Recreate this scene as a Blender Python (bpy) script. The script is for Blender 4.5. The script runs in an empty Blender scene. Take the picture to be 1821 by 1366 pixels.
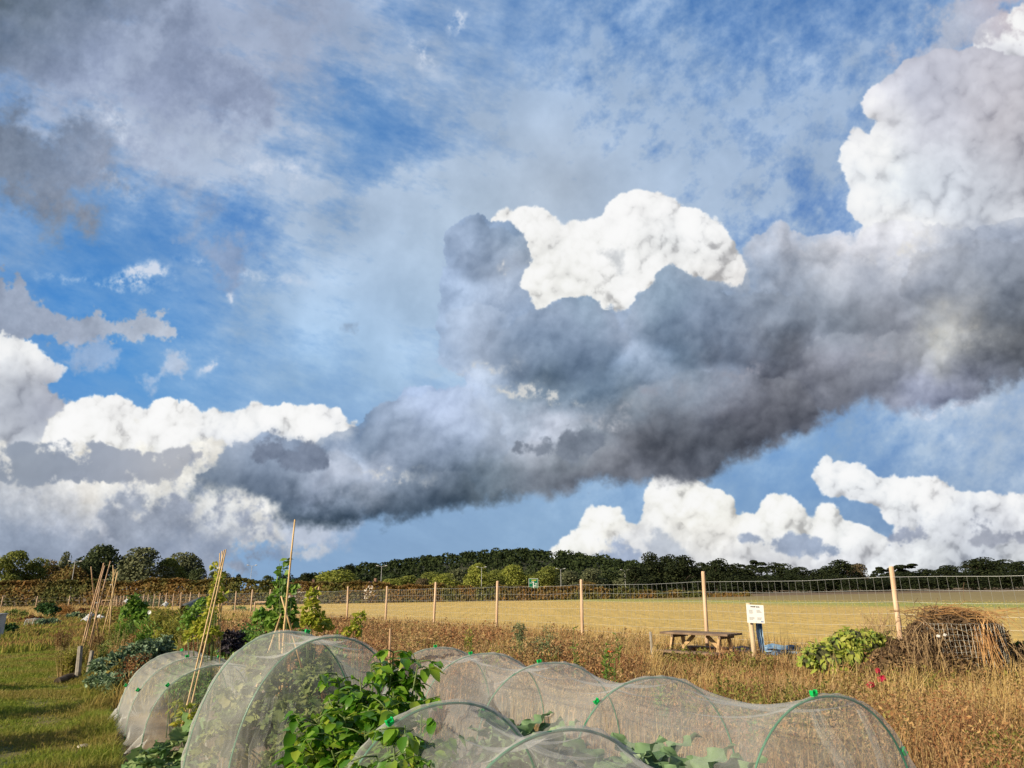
# --- SKY BEGIN
import numpy as np, math
X0,X1,Y0,Y1,ST=-160.,1980.,-160.,1100.,1.7
def sky_chart():
    rs=np.random.RandomState(7)
    gx=np.arange(X0,X1,ST,dtype=np.float32); gy=np.arange(Y0,Y1,ST,dtype=np.float32)
    X,Y=np.meshgrid(gx,gy); H,W=X.shape
    def spec(beta,n=1024,lo=4):
        f=np.fft.fft2(rs.randn(n,n)); k=np.fft.fftfreq(n)*n
        K=np.sqrt(k[:,None]**2+k[None]**2); K[0,0]=1
        f=f*np.where(K<lo,0,K**-beta); r=np.real(np.fft.ifft2(f)); return (r/r.std()).astype(np.float32)
    def samp(img,u,v,wrap=True):
        h,w=img.shape[:2]
        if not wrap: u=np.clip(u,0,w-1.001); v=np.clip(v,0,h-1.001)
        u=u.astype(np.float32); v=v.astype(np.float32)
        fu=np.floor(u); fv=np.floor(v); a=u-fu; b=v-fv; i=fu.astype(np.int32); j=fv.astype(np.int32)
        if wrap: i&=w-1; j&=h-1; i2=(i+1)&(w-1); j2=(j+1)&(h-1)
        else: i2=i+1; j2=j+1
        f=img.reshape(h*w,-1) if img.ndim==3 else img.reshape(-1)
        if img.ndim==3: a=a[...,None]; b=b[...,None]
        j*=w; j2*=w
        return (f.take(j+i,0)*(1-a)+f.take(j+i2,0)*a)*(1-b)+(f.take(j2+i,0)*(1-a)+f.take(j2+i2,0)*a)*b
    N=[spec(1.72) for _ in range(4)]+[spec(1.42,lo=6) for _ in range(2)]
    def nz(k,s,ox=0,oy=0,sx=1.,ang=0.,x=None,y=None):
        x=X if x is None else x; y=Y if y is None else y
        c,sn=math.cos(math.radians(ang)),math.sin(math.radians(ang))
        u=(x*c+y*sn)/sx; v=(-x*sn+y*c)
        return samp(N[k],u*s+ox,v*s+oy)
    ss=lambda a,b,t:(lambda q:q*q*(3-2*q))(np.clip((t-a)/(b-a),0,1))
    def ctrl(pts,p=3.0,x=None,y=None,q=8):
        # smooth interpolation of colours (or values) given at points, on a coarse grid then enlarged
        cx=np.arange(X0,X1+q*ST*1.5,q*ST); cy=np.arange(Y0,Y1+q*ST*1.5,q*ST); CX,CY=np.meshgrid(cx,cy)
        P=np.array(pts,float); mu=P[:,2:].mean(0); e=300.
        K=np.sqrt((P[:,None,0]-P[None,:,0])**2+(P[:,None,1]-P[None,:,1])**2+e)-6*np.eye(len(P))
        # multiquadric surface through the points
        n=len(P); M=np.zeros((n+1,n+1)); M[:n,:n]=K; M[n,:n]=1; M[:n,n]=1
        sol=np.linalg.solve(M,np.vstack([P[:,2:],np.zeros((1,P.shape[1]-2))]))
        r=np.zeros(CX.shape+(P.shape[1]-2,))+sol[n]
        for i in range(n): r+=np.sqrt((CX-P[i,0])**2+(CY-P[i,1])**2+e)[...,None]*sol[i]
        r=np.clip(r,P[:,2:].min(0)-4*(P.shape[1]>3),P[:,2:].max(0)+4*(P.shape[1]>3)).astype(np.float32)
        x=X if x is None else x; y=Y if y is None else y
        o=samp(r,(x-X0)/(q*ST),(y-Y0)/(q*ST),False)
        return o if o.shape[-1]>1 else o[...,0]
    def inside(poly,x,y):
        r=np.zeros(x.shape,bool); n=len(poly)
        for i in range(n):
            (x1,y1),(x2,y2)=poly[i],poly[(i+1)%n]
            if y1==y2: continue
            c=((y1>y)!=(y2>y))&(x<(x2-x1)*(y-y1)/(y2-y1)+x1); r^=c
        return r
    def sdist(poly,x,y):
        d=np.full(x.shape,1e9)
        for i in range(len(poly)):
            (x1,y1),(x2,y2)=poly[i],poly[(i+1)%len(poly)]
            dx,dy=x2-x1,y2-y1; t=np.clip(((x-x1)*dx+(y-y1)*dy)/(dx*dx+dy*dy+1e-9),0,1)
            d=np.minimum(d,np.hypot(x-x1-t*dx,y-y1-t*dy))
        return np.where(inside(poly,x,y),d,-d)
    def sdf(poly,x=None,y=None,q=4):
        cx=np.arange(X0,X1+q*ST*1.5,q*ST); cy=np.arange(Y0,Y1+q*ST*1.5,q*ST); CX,CY=np.meshgrid(cx,cy)
        r=sdist(poly,CX,CY).astype(np.float32); x=X if x is None else x; y=Y if y is None else y
        return samp(r,(x-X0)/(q*ST),(y-Y0)/(q*ST),False)
    def blur(a,n):
        for _ in range(3):
            for ax in (0,1):
                p=np.concatenate([np.repeat(np.take(a,[0],ax),n+1,ax),a,np.repeat(np.take(a,[-1],ax),n,ax)],ax)
                c=np.cumsum(p,ax,dtype=np.float64)
                k=2*n+1
                a=(np.take(c,range(k,k+a.shape[ax]),ax)-np.take(c,range(0,a.shape[ax]),ax))/k
        return a.astype(np.float32)
    # a tile of overlapping round heads; its scaled copies make the cauliflower of the heaped clouds
    def heads(n=1024,cnt=1500,r0=12,r1=44):
        Z=np.zeros((n,n),np.float32)
        for _ in range(cnt):
            r=r0+(r1-r0)*rs.rand()**2.2; x,y=rs.rand(2)*n; z=rs.uniform(-.35,.25)*r
            R=int(r)+1; ii=np.arange(int(x)-R,int(x)+R+1); jj=np.arange(int(y)-R,int(y)+R+1)
            d=r*r-(ii[None]-x)**2-(jj[:,None]-y)**2
            q=np.where(d>0,z+np.sqrt(np.maximum(d,0)),0).astype(np.float32)
            ix=np.ix_(jj%n,ii%n); Z[ix]=np.maximum(Z[ix],q)
        return Z
    HT=heads()
    def cumulus(poly,under=None,size=1.0,warp=6,soft=2.5,edge=1.0,rel=.9,low=0.):
        ox,oy=poly[0]; ox+=poly[1][0]*3
        a_=warp*nz(0,1.0,ox,7)+warp*.35*nz(4,.9,90,oy); b_=warp*nz(1,1.0,77,oy)+warp*.35*nz(5,.9,13,ox)
        xx=X+a_; yy=Y+b_
        d=sdf(poly,X+a_*.5,Y+b_*.5)
        tot=0; 
        for k,(sc,am) in enumerate(((.42,.30),(.95,.62),(2.1,.58),(4.4,.50))):
            tot=tot+am*(samp(HT,(xx*sc/size+ox*(k+1)*1.7),(yy*sc/size+oy*2.3+k*300))-14)/sc*size*.55
        f=d+(tot-3*size)*.85*edge
        A=ss(-soft,soft,f+soft*.5*nz(4,1.8,5,ox))
        if under is not None:
            u=np.clip(ctrl(under,3),0,1); g=d+8*nz(1,.7,ox,3)+3.2*nz(4,1.3,oy,8)+.25*(tot-3*size); g=ss(-14,15,g); A=A*(1-u)+u*g
        Z=24*size*np.log1p(np.maximum(d,0)/(24*size))*.7+tot*rel*1.25
        if low: Z=Z+low*(samp(HT,xx*.2/size+ox,yy*.24/size+oy)-14)*3
        s=0
        for n,wt in ((1,.42),(3,.55),(8,.60),(22,.55)):
            gy_,gx_=np.gradient(blur(Z,n),ST); s=s+wt*((gx_*.50+gy_*.62+.60)/np.sqrt(1+gx_*gx_+gy_*gy_)-.56)
        ao=np.clip((blur(Z,2)-blur(Z,12))/(9*size),-1.3,1.0)
        for k,(sc,am) in enumerate(((.95,.30),(2.1,.32),(4.4,.22))):
            hh=samp(HT,(xx*sc/size+ox*(k+2)*1.7),(yy*sc/size+oy*2.3+(k+1)*300)); ao=ao+am*np.clip((hh-15)/9.,-1.6,1.1)
        return A,s,ao
    lin=lambda c:np.array(c,np.float32)
    def over(img,col,a): return img*(1-a[...,None])+col*a[...,None]
    wx=15*nz(0,.45,3,9)+5*nz(4,.9,40,2); wy=15*nz(1,.45,60,90)+5*nz(5,.9,4,92)
    # clear sky
    img=ctrl([(0,0,72,120,182),(900,0,70,120,186),(1200,20,68,118,184),(1821,0,80,126,188),(650,230,82,134,196),(200,400,76,134,200),(450,430,74,130,200),(100,560,72,140,212),(200,640,76,146,216),
      (300,710,102,158,214),(650,700,126,166,212),(1400,420,70,118,190),(1450,800,112,158,212),(1750,720,122,158,206),(1560,860,108,146,194),(800,950,128,162,200),(600,990,130,164,202),(1000,930,130,166,204),
      (1500,1010,120,148,180),(100,1000,130,160,200),(1821,1010,118,146,182),(1000,300,84,130,196)],3)
    # high thin veil
    al=ctrl([(1130,330,1.),(1250,330,1.),(1000,420,1.),(780,280,.9),(1450,260,.8),(700,100,.75),(650,150,.65),(850,60,.7),(600,60,.85),(1200,150,.8),(1300,200,.85),(1400,90,.6),(1050,60,.6),(1200,60,.6),(950,200,.9),(400,200,.9),(480,250,.85),(700,300,.9),(500,380,.85),(700,420,1.),(350,330,.75),(800,450,1.),(520,520,.8),(640,560,.95),(400,640,.45),(550,700,.7),(700,650,.95),(900,300,.95),(860,180,.8),(760,150,.6),(560,290,.7),(300,150,.9),(330,270,.85),(160,170,.8),(1000,150,.8),(1100,270,.95),(1250,250,.9),(1500,300,.7),(500,100,.8),(640,60,.7),(750,30,.55),(830,120,.6),(900,70,.45),(1000,40,.45),(1050,130,.55),(1130,60,.4),(1200,100,.6),(1320,50,.3),(1330,160,.65),(1450,50,.3),(1500,180,.7),(1000,230,.9),(1200,290,.92),(1100,420,1.),(1150,200,.75),(1050,160,.7),(1250,180,.7),(1400,180,.65),(1420,280,.8),(1300,330,.9),(950,150,.75),(880,250,.85),(1350,100,.5),
      (1400,330,.6),(1440,400,.35),(1300,250,.65),(620,130,.6),(640,215,.12),(690,235,.05),(760,215,.2),(550,215,.3),(820,320,.85),(560,340,.35),(420,290,.85),(260,220,.8),(100,130,.85),(20,130,.5),(210,370,.05),(300,400,.25),(440,430,.05),
      (60,430,.18),(150,450,.08),(250,520,.12),(130,560,.05),(200,640,.03),(180,600,.0),(400,590,.3),(450,490,.5),(600,440,.85),(550,600,.75),(700,500,.95),(640,640,.75),(760,640,.85),(280,690,.1),(450,680,.3),(620,720,.3),
      (1450,790,.45),(1600,760,.5),(1700,735,.75),(1560,840,.1),(1400,880,.12),(1330,850,.3),(1000,900,.35),(800,950,.0),(600,960,.0),(950,340,.9),(350,700,.1),(740,380,.9)],3.2,X+wx*1.5,Y+wy*1.5)
    m=.5*nz(0,1.4,9,44,2.6,16)+.7*nz(4,1.7,70,30,2.6,20)+.35*nz(2,.5,10,10,2.,-20)
    m2=.75*nz(1,2.4,19,4,1.4,-50)+.6*nz(5,2.2,7,3,1.2,-30)
    k=ss(750,1100,X); m=m*(1-k)+m2*k
    a=np.clip(al*1.05+.13+m*.10*(.6+2.6*np.clip(al*(1.2-al),0,1)),0,1)
    vc=ctrl([(450,100,166,180,206),(900,60,150,178,214),(1100,200,166,189,218),(1300,100,152,180,216),(1000,330,176,192,212),(600,300,170,190,216),(300,250,176,190,214),(700,560,168,196,226),(600,450,170,194,222),(560,640,154,190,226),(1700,735,178,196,218),(1450,800,146,180,216),(850,400,174,194,216),(100,120,158,174,202),(1350,330,164,186,214)],3)
    img=over(img,vc+5*nz(0,.8,5,5)[...,None],a)
    # brighter wisps
    for (cx,cy,sx,sy,an,st) in ((240,495,46,13,8,.8),(250,488,20,14,-40,.5),(385,655,17,7,-18,.9),(412,540,12,8,60,.6),(860,400,0.1,.1,0,0),(740,85,40,14,55,.5),(800,35,24,12,-40,.55),(430,490,110,10,4,.35),(170,500,100,6,12,.35),(1700,733,70,7,-3,.6),(215,215,60,22,40,.45),(470,290,90,30,20,.3),(200,300,70,18,50,.35)):
        if st==0: continue
        c,s=math.cos(math.radians(an)),math.sin(math.radians(an)); dx,dy=X-cx+wx*.6,Y-cy+wy*.6
        g=np.exp(-((dx*c+dy*s)/sx)**2-((-dx*s+dy*c)/sy)**2)
        img=over(img,lin((205,216,234)),np.clip(g*st*(1+.9*nz(4,1.6,cx,cy)),0,1))
    # soft grey clouds: outline, softness, colour points
    def softc(poly,w,cols,amp=14,op=1.0,fr=.8,det=5,k=0):
        d=sdf(poly,X+wx*.8*amp/14,Y+wy*.8*amp/14)+amp*.7*nz(k,fr,poly[0][0],poly[0][1])+amp*.25*nz(4,2.2,poly[0][1],3)
        a=ss(-w,w,d)*op; c=ctrl(cols,3,X+wx,Y+wy)+(det*nz(k,fr*1.2,poly[0][1],9)+det*.7*nz(4,1.7,poly[0][0],31))[...,None]
        return a,c
    def put(t): 
        nonlocal img; img=over(img,t[1],t[0])
    put(softc([(-400,-400),(300,-400),(190,20),(250,80),(330,60),(420,110),(420,200),(330,215),(220,190),(130,140),(-20,100),(-400,100)],60,[(20,30,108,124,146),(60,70,122,137,162),(170,120,140,155,186),(250,150,136,150,180),(350,165,140,154,184),(0,0,84,98,110),(-300,0,120,130,145)],34,.88,.6))
    put(softc([(380,-300),(620,-300),(600,60),(560,160),(500,150),(450,60)],70,[(450,30,142,152,174),(560,100,152,164,190)],34,.6,.6))
    put(softc([(-400,190),(0,200),(110,215),(200,260),(225,310),(150,330),(190,370),(170,400),(60,380),(-20,350),(-400,360)],34,[(40,260,114,128,150),(60,310,120,134,157),(160,290,131,145,170),(120,380,136,144,160),(200,320,150,158,176),(-200,250,115,122,134)],22,.95,.8))
    put(softc([(265,310),(330,320),(400,350),(410,400),(350,395),(290,360)],36,[(340,360,142,154,180)],24,.55,.7))
    put(softc([(345,445),(400,440),(430,480),(420,515),(380,490),(350,470)],16,[(390,470,146,164,196)],16,.75,.9))
    put(softc([(310,420),(345,400),(340,440),(300,450)],14,[(330,420,158,176,206)],14,.6,.9))
    put(softc([(608,572),(640,570),(636,586),(612,584)],10,[(625,577,136,156,182)],8,.7,1.))
    put(softc([(-400,440),(0,480),(60,500),(85,530),(110,555),(170,560),(230,575),(290,580),(305,600),(270,622),(220,610),(150,600),(80,590),(20,610),(-400,600)],7,[(30,520,146,158,180),(100,570,158,168,188),(200,590,168,178,196),(290,600,190,198,212),(-200,540,150,160,178)],16,.96,1.1))
    put(softc([(115,610),(180,615),(190,640),(150,645),(110,630)],14,[(150,625,168,184,212)],14,.7,1.1))
    put(softc([(250,665),(290,640),(340,640),(350,660),(300,668),(262,690)],9,[(300,650,190,202,222),(260,680,160,186,220)],10,.85,1.2))
    # left heaped cloud and left row of white heads
    def cumu(poly,cols,light,dark,gain=1.0,op=1.0,cx=0,mix=1.0,**kw):
        nonlocal img
        A,s,ao=cumulus(poly,**kw)
        base=ctrl(cols,3,X+wx*.7,Y+wy*.7)
        t=np.maximum(s*1.5*gain+ao*.5*gain,-1.05)
        base=np.where(base>230,230+(base-230)*.8,base); c=base+np.where(t>0,(light*.8+9)*t,(dark*1.1-16)*-t)[...,None]*mix*np.array([1,1,.96])+2.5*nz(0,1.2,cx,9)[...,None]
        c=252-np.where(c>238,14*np.exp(-(c-238)/14.),252-c)
        img=over(img,c,A*op)
    W_=(240,241,240)
    cumu([(-300,560),(0,588),(40,600),(80,635),(112,655),(90,680),(120,715),(160,740),(170,900),(-300,900)],[(20,620,226,228,230),(70,650,224,226,230),(40,680,172,178,190),(90,720,160,166,182),(20,740,176,182,194),(-100,650,190,195,205),(60,780,190,196,206)],12,-16,.8,size=1.00,warp=7,soft=3.2)
    cumu([(75,780),(90,745),(130,722),(170,715),(205,708),(238,724),(255,736),(290,716),(330,724),(355,742),(375,735),(415,735),(452,716),(470,718),(480,735),(510,726),(560,722),(600,730),(615,750),(640,762),(650,800),(600,850),(300,870),(90,850)],
       [(120,750,238,238,236),(200,770,238,238,236),(240,745,236,236,236),(330,750,240,240,238),(380,770,220,222,226),(440,750,230,232,234),(540,750,240,240,238),(580,765,226,228,232),(600,790,236,236,234),(200,810,226,226,222),(420,800,200,204,212)],12,-30,1.2,size=0.60,warp=3)
    # right tower
    cumu([(1745,100),(1740,60),(1775,32),(1821,18),(2200,0),(2200,200),(1740,130)],[(1790,50,242,242,242),(1790,100,206,208,216)],8,-14,.8,size=0.94,warp=3)
    put(softc([(1640,60),(1700,20),(1800,-10),(1860,0),(1820,40),(1740,70),(1660,120),(1600,140)],30,[(1700,60,186,192,208),(1800,10,190,180,190),(1640,110,176,184,204)],30,.85,.9))
    cumu([(1535,180),(1560,160),(1600,120),(1650,90),(1740,85),(1830,110),(2200,100),(2200,520),(1500,520),(1540,400),(1515,370),(1520,330),(1500,290),(1500,255),(1520,236),(1560,240),(1565,220),(1545,200)],
       [(1545,180,214,214,222),(1620,170,180,184,200),(1700,150,184,186,200),(1780,200,190,188,196),(1650,220,192,194,206),(1540,260,240,241,243),(1575,265,236,238,240),(1510,300,226,230,236),(1600,300,212,218,226),(1700,300,206,212,222),(1800,290,178,180,190),(1750,370,206,212,222),(1560,390,238,239,240),(1640,395,236,237,240),(1530,350,228,231,235),(1800,380,204,208,216),(1620,340,208,215,224)],8,-16,.9,size=0.9,warp=4)
    # central white head
    cumu([(876,392),(905,378),(935,376),(960,380),(990,396),(1000,412),(1020,400),(1060,392),(1085,365),(1115,343),(1150,345),(1185,348),(1215,372),(1250,385),(1280,405),(1290,430),(1312,440),(1325,470),(1330,520),(1200,600),(950,600),(880,500)],
       [(920,395,236,236,234),(960,450,228,228,226),(1000,500,236,236,232),(1060,430,238,238,236),(1100,370,240,240,240),(1160,370,240,240,240),(1130,400,226,227,227),(1200,410,226,228,229),(1270,440,236,237,237),(1100,500,242,242,240),(1180,480,242,242,240),(1250,490,224,223,221),(1300,500,226,224,222),(1060,530,238,238,234)],8,-34,1.2,size=0.66,warp=2.6)
    put(softc([(1065,452),(1110,448),(1120,480),(1095,486),(1085,465)],10,[(1090,465,190,194,198)],8,.75,1.3))
    # lower right white heads
    cumu([(985,985),(1010,960),(1035,935),(1050,905),(1075,900),(1100,905),(1115,930),(1140,935),(1150,885),(1170,850),(1205,838),(1240,850),(1262,870),(1300,885),(1312,910),(1345,910),(1360,885),(1395,880),(1420,900),(1445,930),(1460,905),(1480,905),(1510,925),(1550,950),(1590,965),(1600,1060),(980,1060)],
       [(1020,960,236,236,228),(1070,920,240,240,234),(1090,970,236,234,226),(1150,970,200,202,206),(1180,880,240,240,236),(1200,930,238,236,228),(1250,900,236,235,228),(1290,950,230,228,222),(1380,910,240,240,234),(1400,950,230,230,226),(1500,950,226,228,228),(1560,980,206,208,212),(1450,985,206,208,214),(1350,990,206,208,212),(1060,1000,190,196,206)],10,-30,1.15,size=0.58,warp=3)
    cumu([(1445,845),(1470,810),(1500,825),(1530,830),(1550,850),(1600,855),(1640,850),(1670,848),(1700,868),(1740,880),(1821,880),(2200,860),(2200,1050),(1500,1050),(1600,960),(1595,930),(1540,890),(1470,880)],
       [(1470,840,228,231,235),(1530,850,226,229,233),(1600,880,228,231,234),(1660,865,240,240,240),(1720,900,216,220,226),(1800,900,220,222,226),(1640,920,214,218,224),(1580,930,224,226,230),(1700,950,196,200,208),(1800,940,180,184,194),(1650,990,206,210,214),(1800,990,206,210,214),(1740,1010,190,198,210)],9,-30,1.15,size=0.50,warp=3)
    put(softc([(1300,965),(1340,953),(1380,955),(1400,950),(1450,955),(1475,978),(1420,980),(1320,975)],5,[(1350,965,150,164,188),(1440,965,148,164,190)],7,.92,1.4))
    put(softc([(1050,985),(1075,960),(1110,968),(1145,985),(1140,1060),(1040,1060)],5,[(1085,980,152,168,196)],7,.9,1.4))
    put(softc([(1150,970),(1190,950),(1220,975),(1240,1050),(1150,1050)],9,[(1190,980,178,188,204)],9,.7,1.4))
    put(softc([(1545,950),(1600,932),(1640,935),(1680,960),(1760,940),(2100,930),(2100,968),(1700,966),(1580,962)],6,[(1600,948,150,160,182),(1800,950,146,152,168),(1700,958,168,174,188)],10,.85,1.2))
    # lower left bank of grey with white gaps
    put(softc([(-400,800),(-10,790),(100,795),(350,800),(640,850),(620,930),(540,965),(430,985),(380,1100),(-10,1100),(-400,1100)],18,[(60,840,222,222,220),(150,870,224,222,218),(300,860,236,234,226),(370,830,232,230,224),(450,900,230,228,222),(560,930,222,222,222),(100,920,184,190,202),(250,930,186,190,200),(30,960,160,170,188),(350,960,172,180,194),(620,940,196,204,218)],22,.97,.9,8))
    put(softc([(540,905),(620,920),(610,960),(540,975),(500,940)],16,[(570,940,170,184,208)],14,.7,1.))
    A_=cumulus([(-330,790),(0,800),(60,795),(115,782),(150,795),(170,785),(200,800),(250,812),(330,800),(350,815),(300,850),(230,858),(150,848),(60,850),(-330,850)],size=0.59,warp=5,soft=3.5)
    c=ctrl([(50,830,142,153,170),(130,810,140,151,170),(220,835,156,164,180),(300,830,170,174,184)],3)+(A_[1]*9)[...,None]; q_=ss(-.9,.8,nz(1,1.1,6,6)+.5*nz(4,1.8,2,3)+1.1); img=over(img,c,A_[0]*.92*q_)
    put(softc([(95,900),(180,885),(300,870),(420,885),(470,930),(480,968),(300,976),(200,960),(140,930)],22,[(150,905,148,158,176),(250,900,156,166,184),(350,900,148,158,178),(420,930,152,162,182),(300,960,142,154,174)],26,.9,1.1,8))
    put(softc([(-400,930),(0,930),(120,940),(250,955),(420,965),(400,990),(330,1100),(-10,1100),(-400,1100)],24,[(50,970,138,152,174),(200,965,150,160,180),(350,975,140,154,178)],12,.8,.9))
    put(softc([(470,985),(500,965),(530,970),(520,1000),(480,1000)],8,[(500,985,136,156,186)],8,.7,1.2))
    put(softc([(548,980),(556,970),(568,968),(578,978),(576,992),(562,997),(550,992)],7,[(560,980,206,212,220),(565,992,180,190,208)],7,.9,1.6))
    # the great grey band
    band=[(775,640),(785,590),(788,545),(800,510),(805,475),(800,450),(806,420),(825,402),(850,394),(878,404),(905,404),(932,416),(947,440),(945,462),(922,474),(918,500),(955,545),(985,540),(1005,530),(1045,528),(1070,545),(1110,555),(1125,545),(1135,528),(1150,530),
      (1175,500),(1200,488),(1230,500),(1250,515),(1285,522),(1325,508),(1338,478),(1328,440),(1345,418),(1400,408),(1420,425),(1440,440),(1500,420),(1560,405),(1600,405),(1640,420),(1700,408),(1821,395),(2250,380),(2250,640),(1821,680),(1760,690),(1700,715),(1640,735),(1590,738),
      (1540,705),(1470,730),(1440,760),(1400,775),(1340,800),(1320,820),(1250,835),(1180,850),(1100,862),(1030,855),(980,870),(940,885),(890,880),(830,895),(760,915),(690,920),(640,925),(560,930),(510,920),(470,895),(420,880),(345,870),
      (350,840),(400,800),(355,795),(440,790),(480,770),(520,785),(560,800),(570,785),(640,760),(660,740),(700,720),(725,700),(800,690),(830,685),(810,660)]
    A,s,ao=cumulus(band,[(350,850,.3),(420,880,1),(510,915,1),(640,925,1),(830,890,1),(1000,865,1),(1100,858,1),(1250,830,1),(1340,790,1),(1450,750,1),(1540,700,1),(1700,715,1),(1821,680,1),(1950,660,1),(820,400,0),(800,600,.2),(1150,520,.1),(1400,420,.3),(1821,400,.6),(1600,410,.3),(700,720,.1),(900,700,0),(1000,600,0),(900,780,.4),(1300,650,.3),(400,800,.3),(350,870,.9)],size=1.0,warp=6,soft=2.4,low=.25)
    cols=[(845,420,139,156,181),(900,430,133,150,173),(930,440,130,147,168),(840,480,154,169,193),(890,480,162,175,195),(930,500,179,187,201),(830,540,154,169,191),(860,590,145,157,177),(800,600,154,170,194),(790,640,154,170,193),(860,650,165,175,192),(930,590,130,147,171),
      (1000,560,129,144,166),(1040,540,122,141,161),(960,640,124,141,163),(1060,620,127,144,166),(1090,560,163,173,192),(1120,600,143,156,175),(1150,550,129,146,166),(1190,520,122,141,161),(1180,580,119,136,158),(1250,560,127,142,164),(1200,620,116,133,152),(1300,560,131,144,164),
      (1060,670,107,122,139),(900,690,137,151,171),(830,700,162,176,201),(850,680,199,207,221),(930,720,136,149,163),(1000,710,126,141,157),(1080,720,124,137,150),(960,700,129,144,160),(1150,680,131,142,158),(1240,680,133,142,156),(1350,440,172,175,185),(1400,420,189,187,193),(1360,500,139,150,167),(1400,480,147,151,162),
      (1470,460,197,195,199),(1500,440,202,198,201),(1600,420,213,208,209),(1620,440,210,205,205),(1450,520,148,153,164),(1550,480,153,156,167),(1560,540,146,148,157),(1420,580,138,145,158),(1650,500,145,150,163),(1750,460,142,147,159),(1800,430,148,153,166),(1700,570,187,183,180),(1680,590,198,194,186),(1610,580,148,148,155),(1760,530,136,141,151),(1800,600,111,112,117),(1740,620,119,120,125),(1820,640,95,98,105),
      (1600,640,132,133,140),(1500,600,131,136,146),(1480,640,155,155,167),(1420,640,111,114,123),(1350,640,131,136,150),(1500,690,119,120,129),(1640,680,166,168,184),(1700,690,147,149,164),(1620,720,146,149,166),(1380,690,105,106,115),(1300,720,111,112,123),(1400,740,113,114,123),(1250,775,99,102,111),(1300,780,105,108,117),(1180,790,107,110,119),(1240,820,97,100,109),(1160,750,109,112,121),
      (1100,770,132,135,144),(1060,740,140,147,158),(1000,760,191,193,202),(960,770,186,188,199),(1020,790,126,135,144),(1040,810,139,144,152),(950,800,164,169,179),(960,840,142,147,157),(1050,840,130,133,142),(900,760,168,176,191),(870,740,171,181,198),(800,740,164,176,201),(820,800,159,172,192),(760,720,162,176,203),(700,760,140,153,174),(640,790,120,135,156),(740,790,137,150,171),
      (880,840,120,131,142),(830,860,99,112,125),(760,880,91,104,119),(760,840,103,116,133),(700,850,128,141,159),(680,900,91,104,119),(620,910,79,92,107),(560,905,81,94,109),(560,870,168,178,197),(520,840,168,178,195),(600,860,179,187,203),(650,830,189,193,206),(680,830,163,173,192),(580,830,192,196,209),(620,880,130,141,157),(480,860,116,129,148),(420,840,116,129,148),(370,860,103,116,133),
      (440,800,128,141,161),(500,800,116,129,150),(560,810,123,136,156),(470,780,138,151,172),(400,810,136,147,165)]
    bx=wx*.9; by=wy*.9
    base=ctrl(cols,3.6,X+bx,Y+by,6)
    sh=blur(s,1)*.55+s*.25; cr=ss(-.6,1.2,nz(2,.9,4,4)); sh=sh*(1-cr)+s*cr
    t=4+sh*27+ao*6+4.0*nz(0,1.4,12,80)+3.2*nz(4,1.9,55,2)
    c=(142+(base-142)*1.12+1)*np.array([.97,1.0,1.025])+t[...,None]*np.array([1,1,1.0])
    img=over(img,c,A)
    # the rounded masses inside the band: lit tops, darker bases
    for poly,off,op in (
        ([(800,480),(800,440),(818,407),(850,394),(890,402),(930,415),(947,440),(940,466),(900,484),(840,500)],-4,.8),
        ([(870,600),(930,560),(985,545),(1020,530),(1060,535),(1095,560),(1115,600),(1095,650),(1000,690),(900,670)],-6,.75),
        ([(790,600),(800,560),(850,545),(900,570),(915,630),(870,665),(800,650)],8,.6),
        ([(1118,590),(1125,555),(1138,528),(1175,500),(1200,489),(1240,501),(1290,517),(1345,522),(1410,535),(1450,565),(1430,625),(1330,668),(1200,650),(1140,625)],-10,.85),
        ([(1440,500),(1500,470),(1580,480),(1620,530),(1590,590),(1500,600),(1430,560)],4,.6),
        ([(1610,520),(1640,455),(1740,440),(1960,425),(1970,580),(1800,610),(1660,575)],-8,.7),
        ([(1080,760),(1110,700),(1180,672),(1300,660),(1420,680),(1450,735),(1350,790),(1200,832),(1110,810)],-10,.8),
        ([(1430,660),(1460,610),(1530,590),(1610,605),(1650,650),(1600,705),(1490,705)],6,.65),
        ([(890,840),(930,800),(1000,780),(1070,795),(1120,825),(1080,858),(960,872)],-6,.7),
        ([(645,800),(662,748),(700,716),(760,700),(832,698),(885,740),(895,795),(850,855),(760,875),(680,850)],6,.75),
        ([(352,852),(410,806),(470,783),(540,795),(610,815),(640,850),(600,892),(480,896),(400,884)],-8,.75),
        ([(620,880),(680,840),(760,850),(820,850),(850,880),(760,912),(660,920)],-12,.7)):
        ys=[q[1] for q in poly]; ya,yb=min(ys),max(ys); A2,s2,ao2=cumulus(poly,size=.9,warp=6,soft=4.5,low=.2)
        d2=sdf(poly,X+8*nz(1,.8,ya,3),Y+8*nz(0,.8,yb,5)); so=ss(-18,26,d2); u=ss(ya+.35*(yb-ya),ya+.75*(yb-ya),Y); A2=(A2*(1-u)+so*u)*op
        c2=(base*.97+1+off)*np.array([.975,1.0,1.02])+(15*(1-1.9*ss(ya,yb,Y))+s2*30+ao2*6+3.5*nz(4,1.9,ya,2))[...,None]
        img=over(img,c2,A2*A)
    # torn fringes and holes showing the bright cloud behind
    for cx,cy,sx,sy,st,col in ((940,712,45,9,.7,(206,208,208)),(860,665,34,10,.5,(204,208,212)),(925,495,16,10,.6,(208,210,214)),(1050,755,36,12,.4,(186,188,196)),(680,832,44,9,.5,(214,214,212)),(1690,585,50,20,.3,(190,188,182)),(1600,430,50,16,.4,(226,222,214)),(1150,700,60,18,.3,(150,154,168)),(1330,650,40,14,.3,(160,160,172)),(1550,640,40,16,.35,(166,166,176))):
        g=np.exp(-((X-cx+wx*1.2)/sx)**2-((Y-cy+wy*1.2)/sy)**2); img=over(img,lin(col),np.clip(g*st*(1.1+1.0*nz(4,1.4,cx,cy)),0,1))
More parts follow.
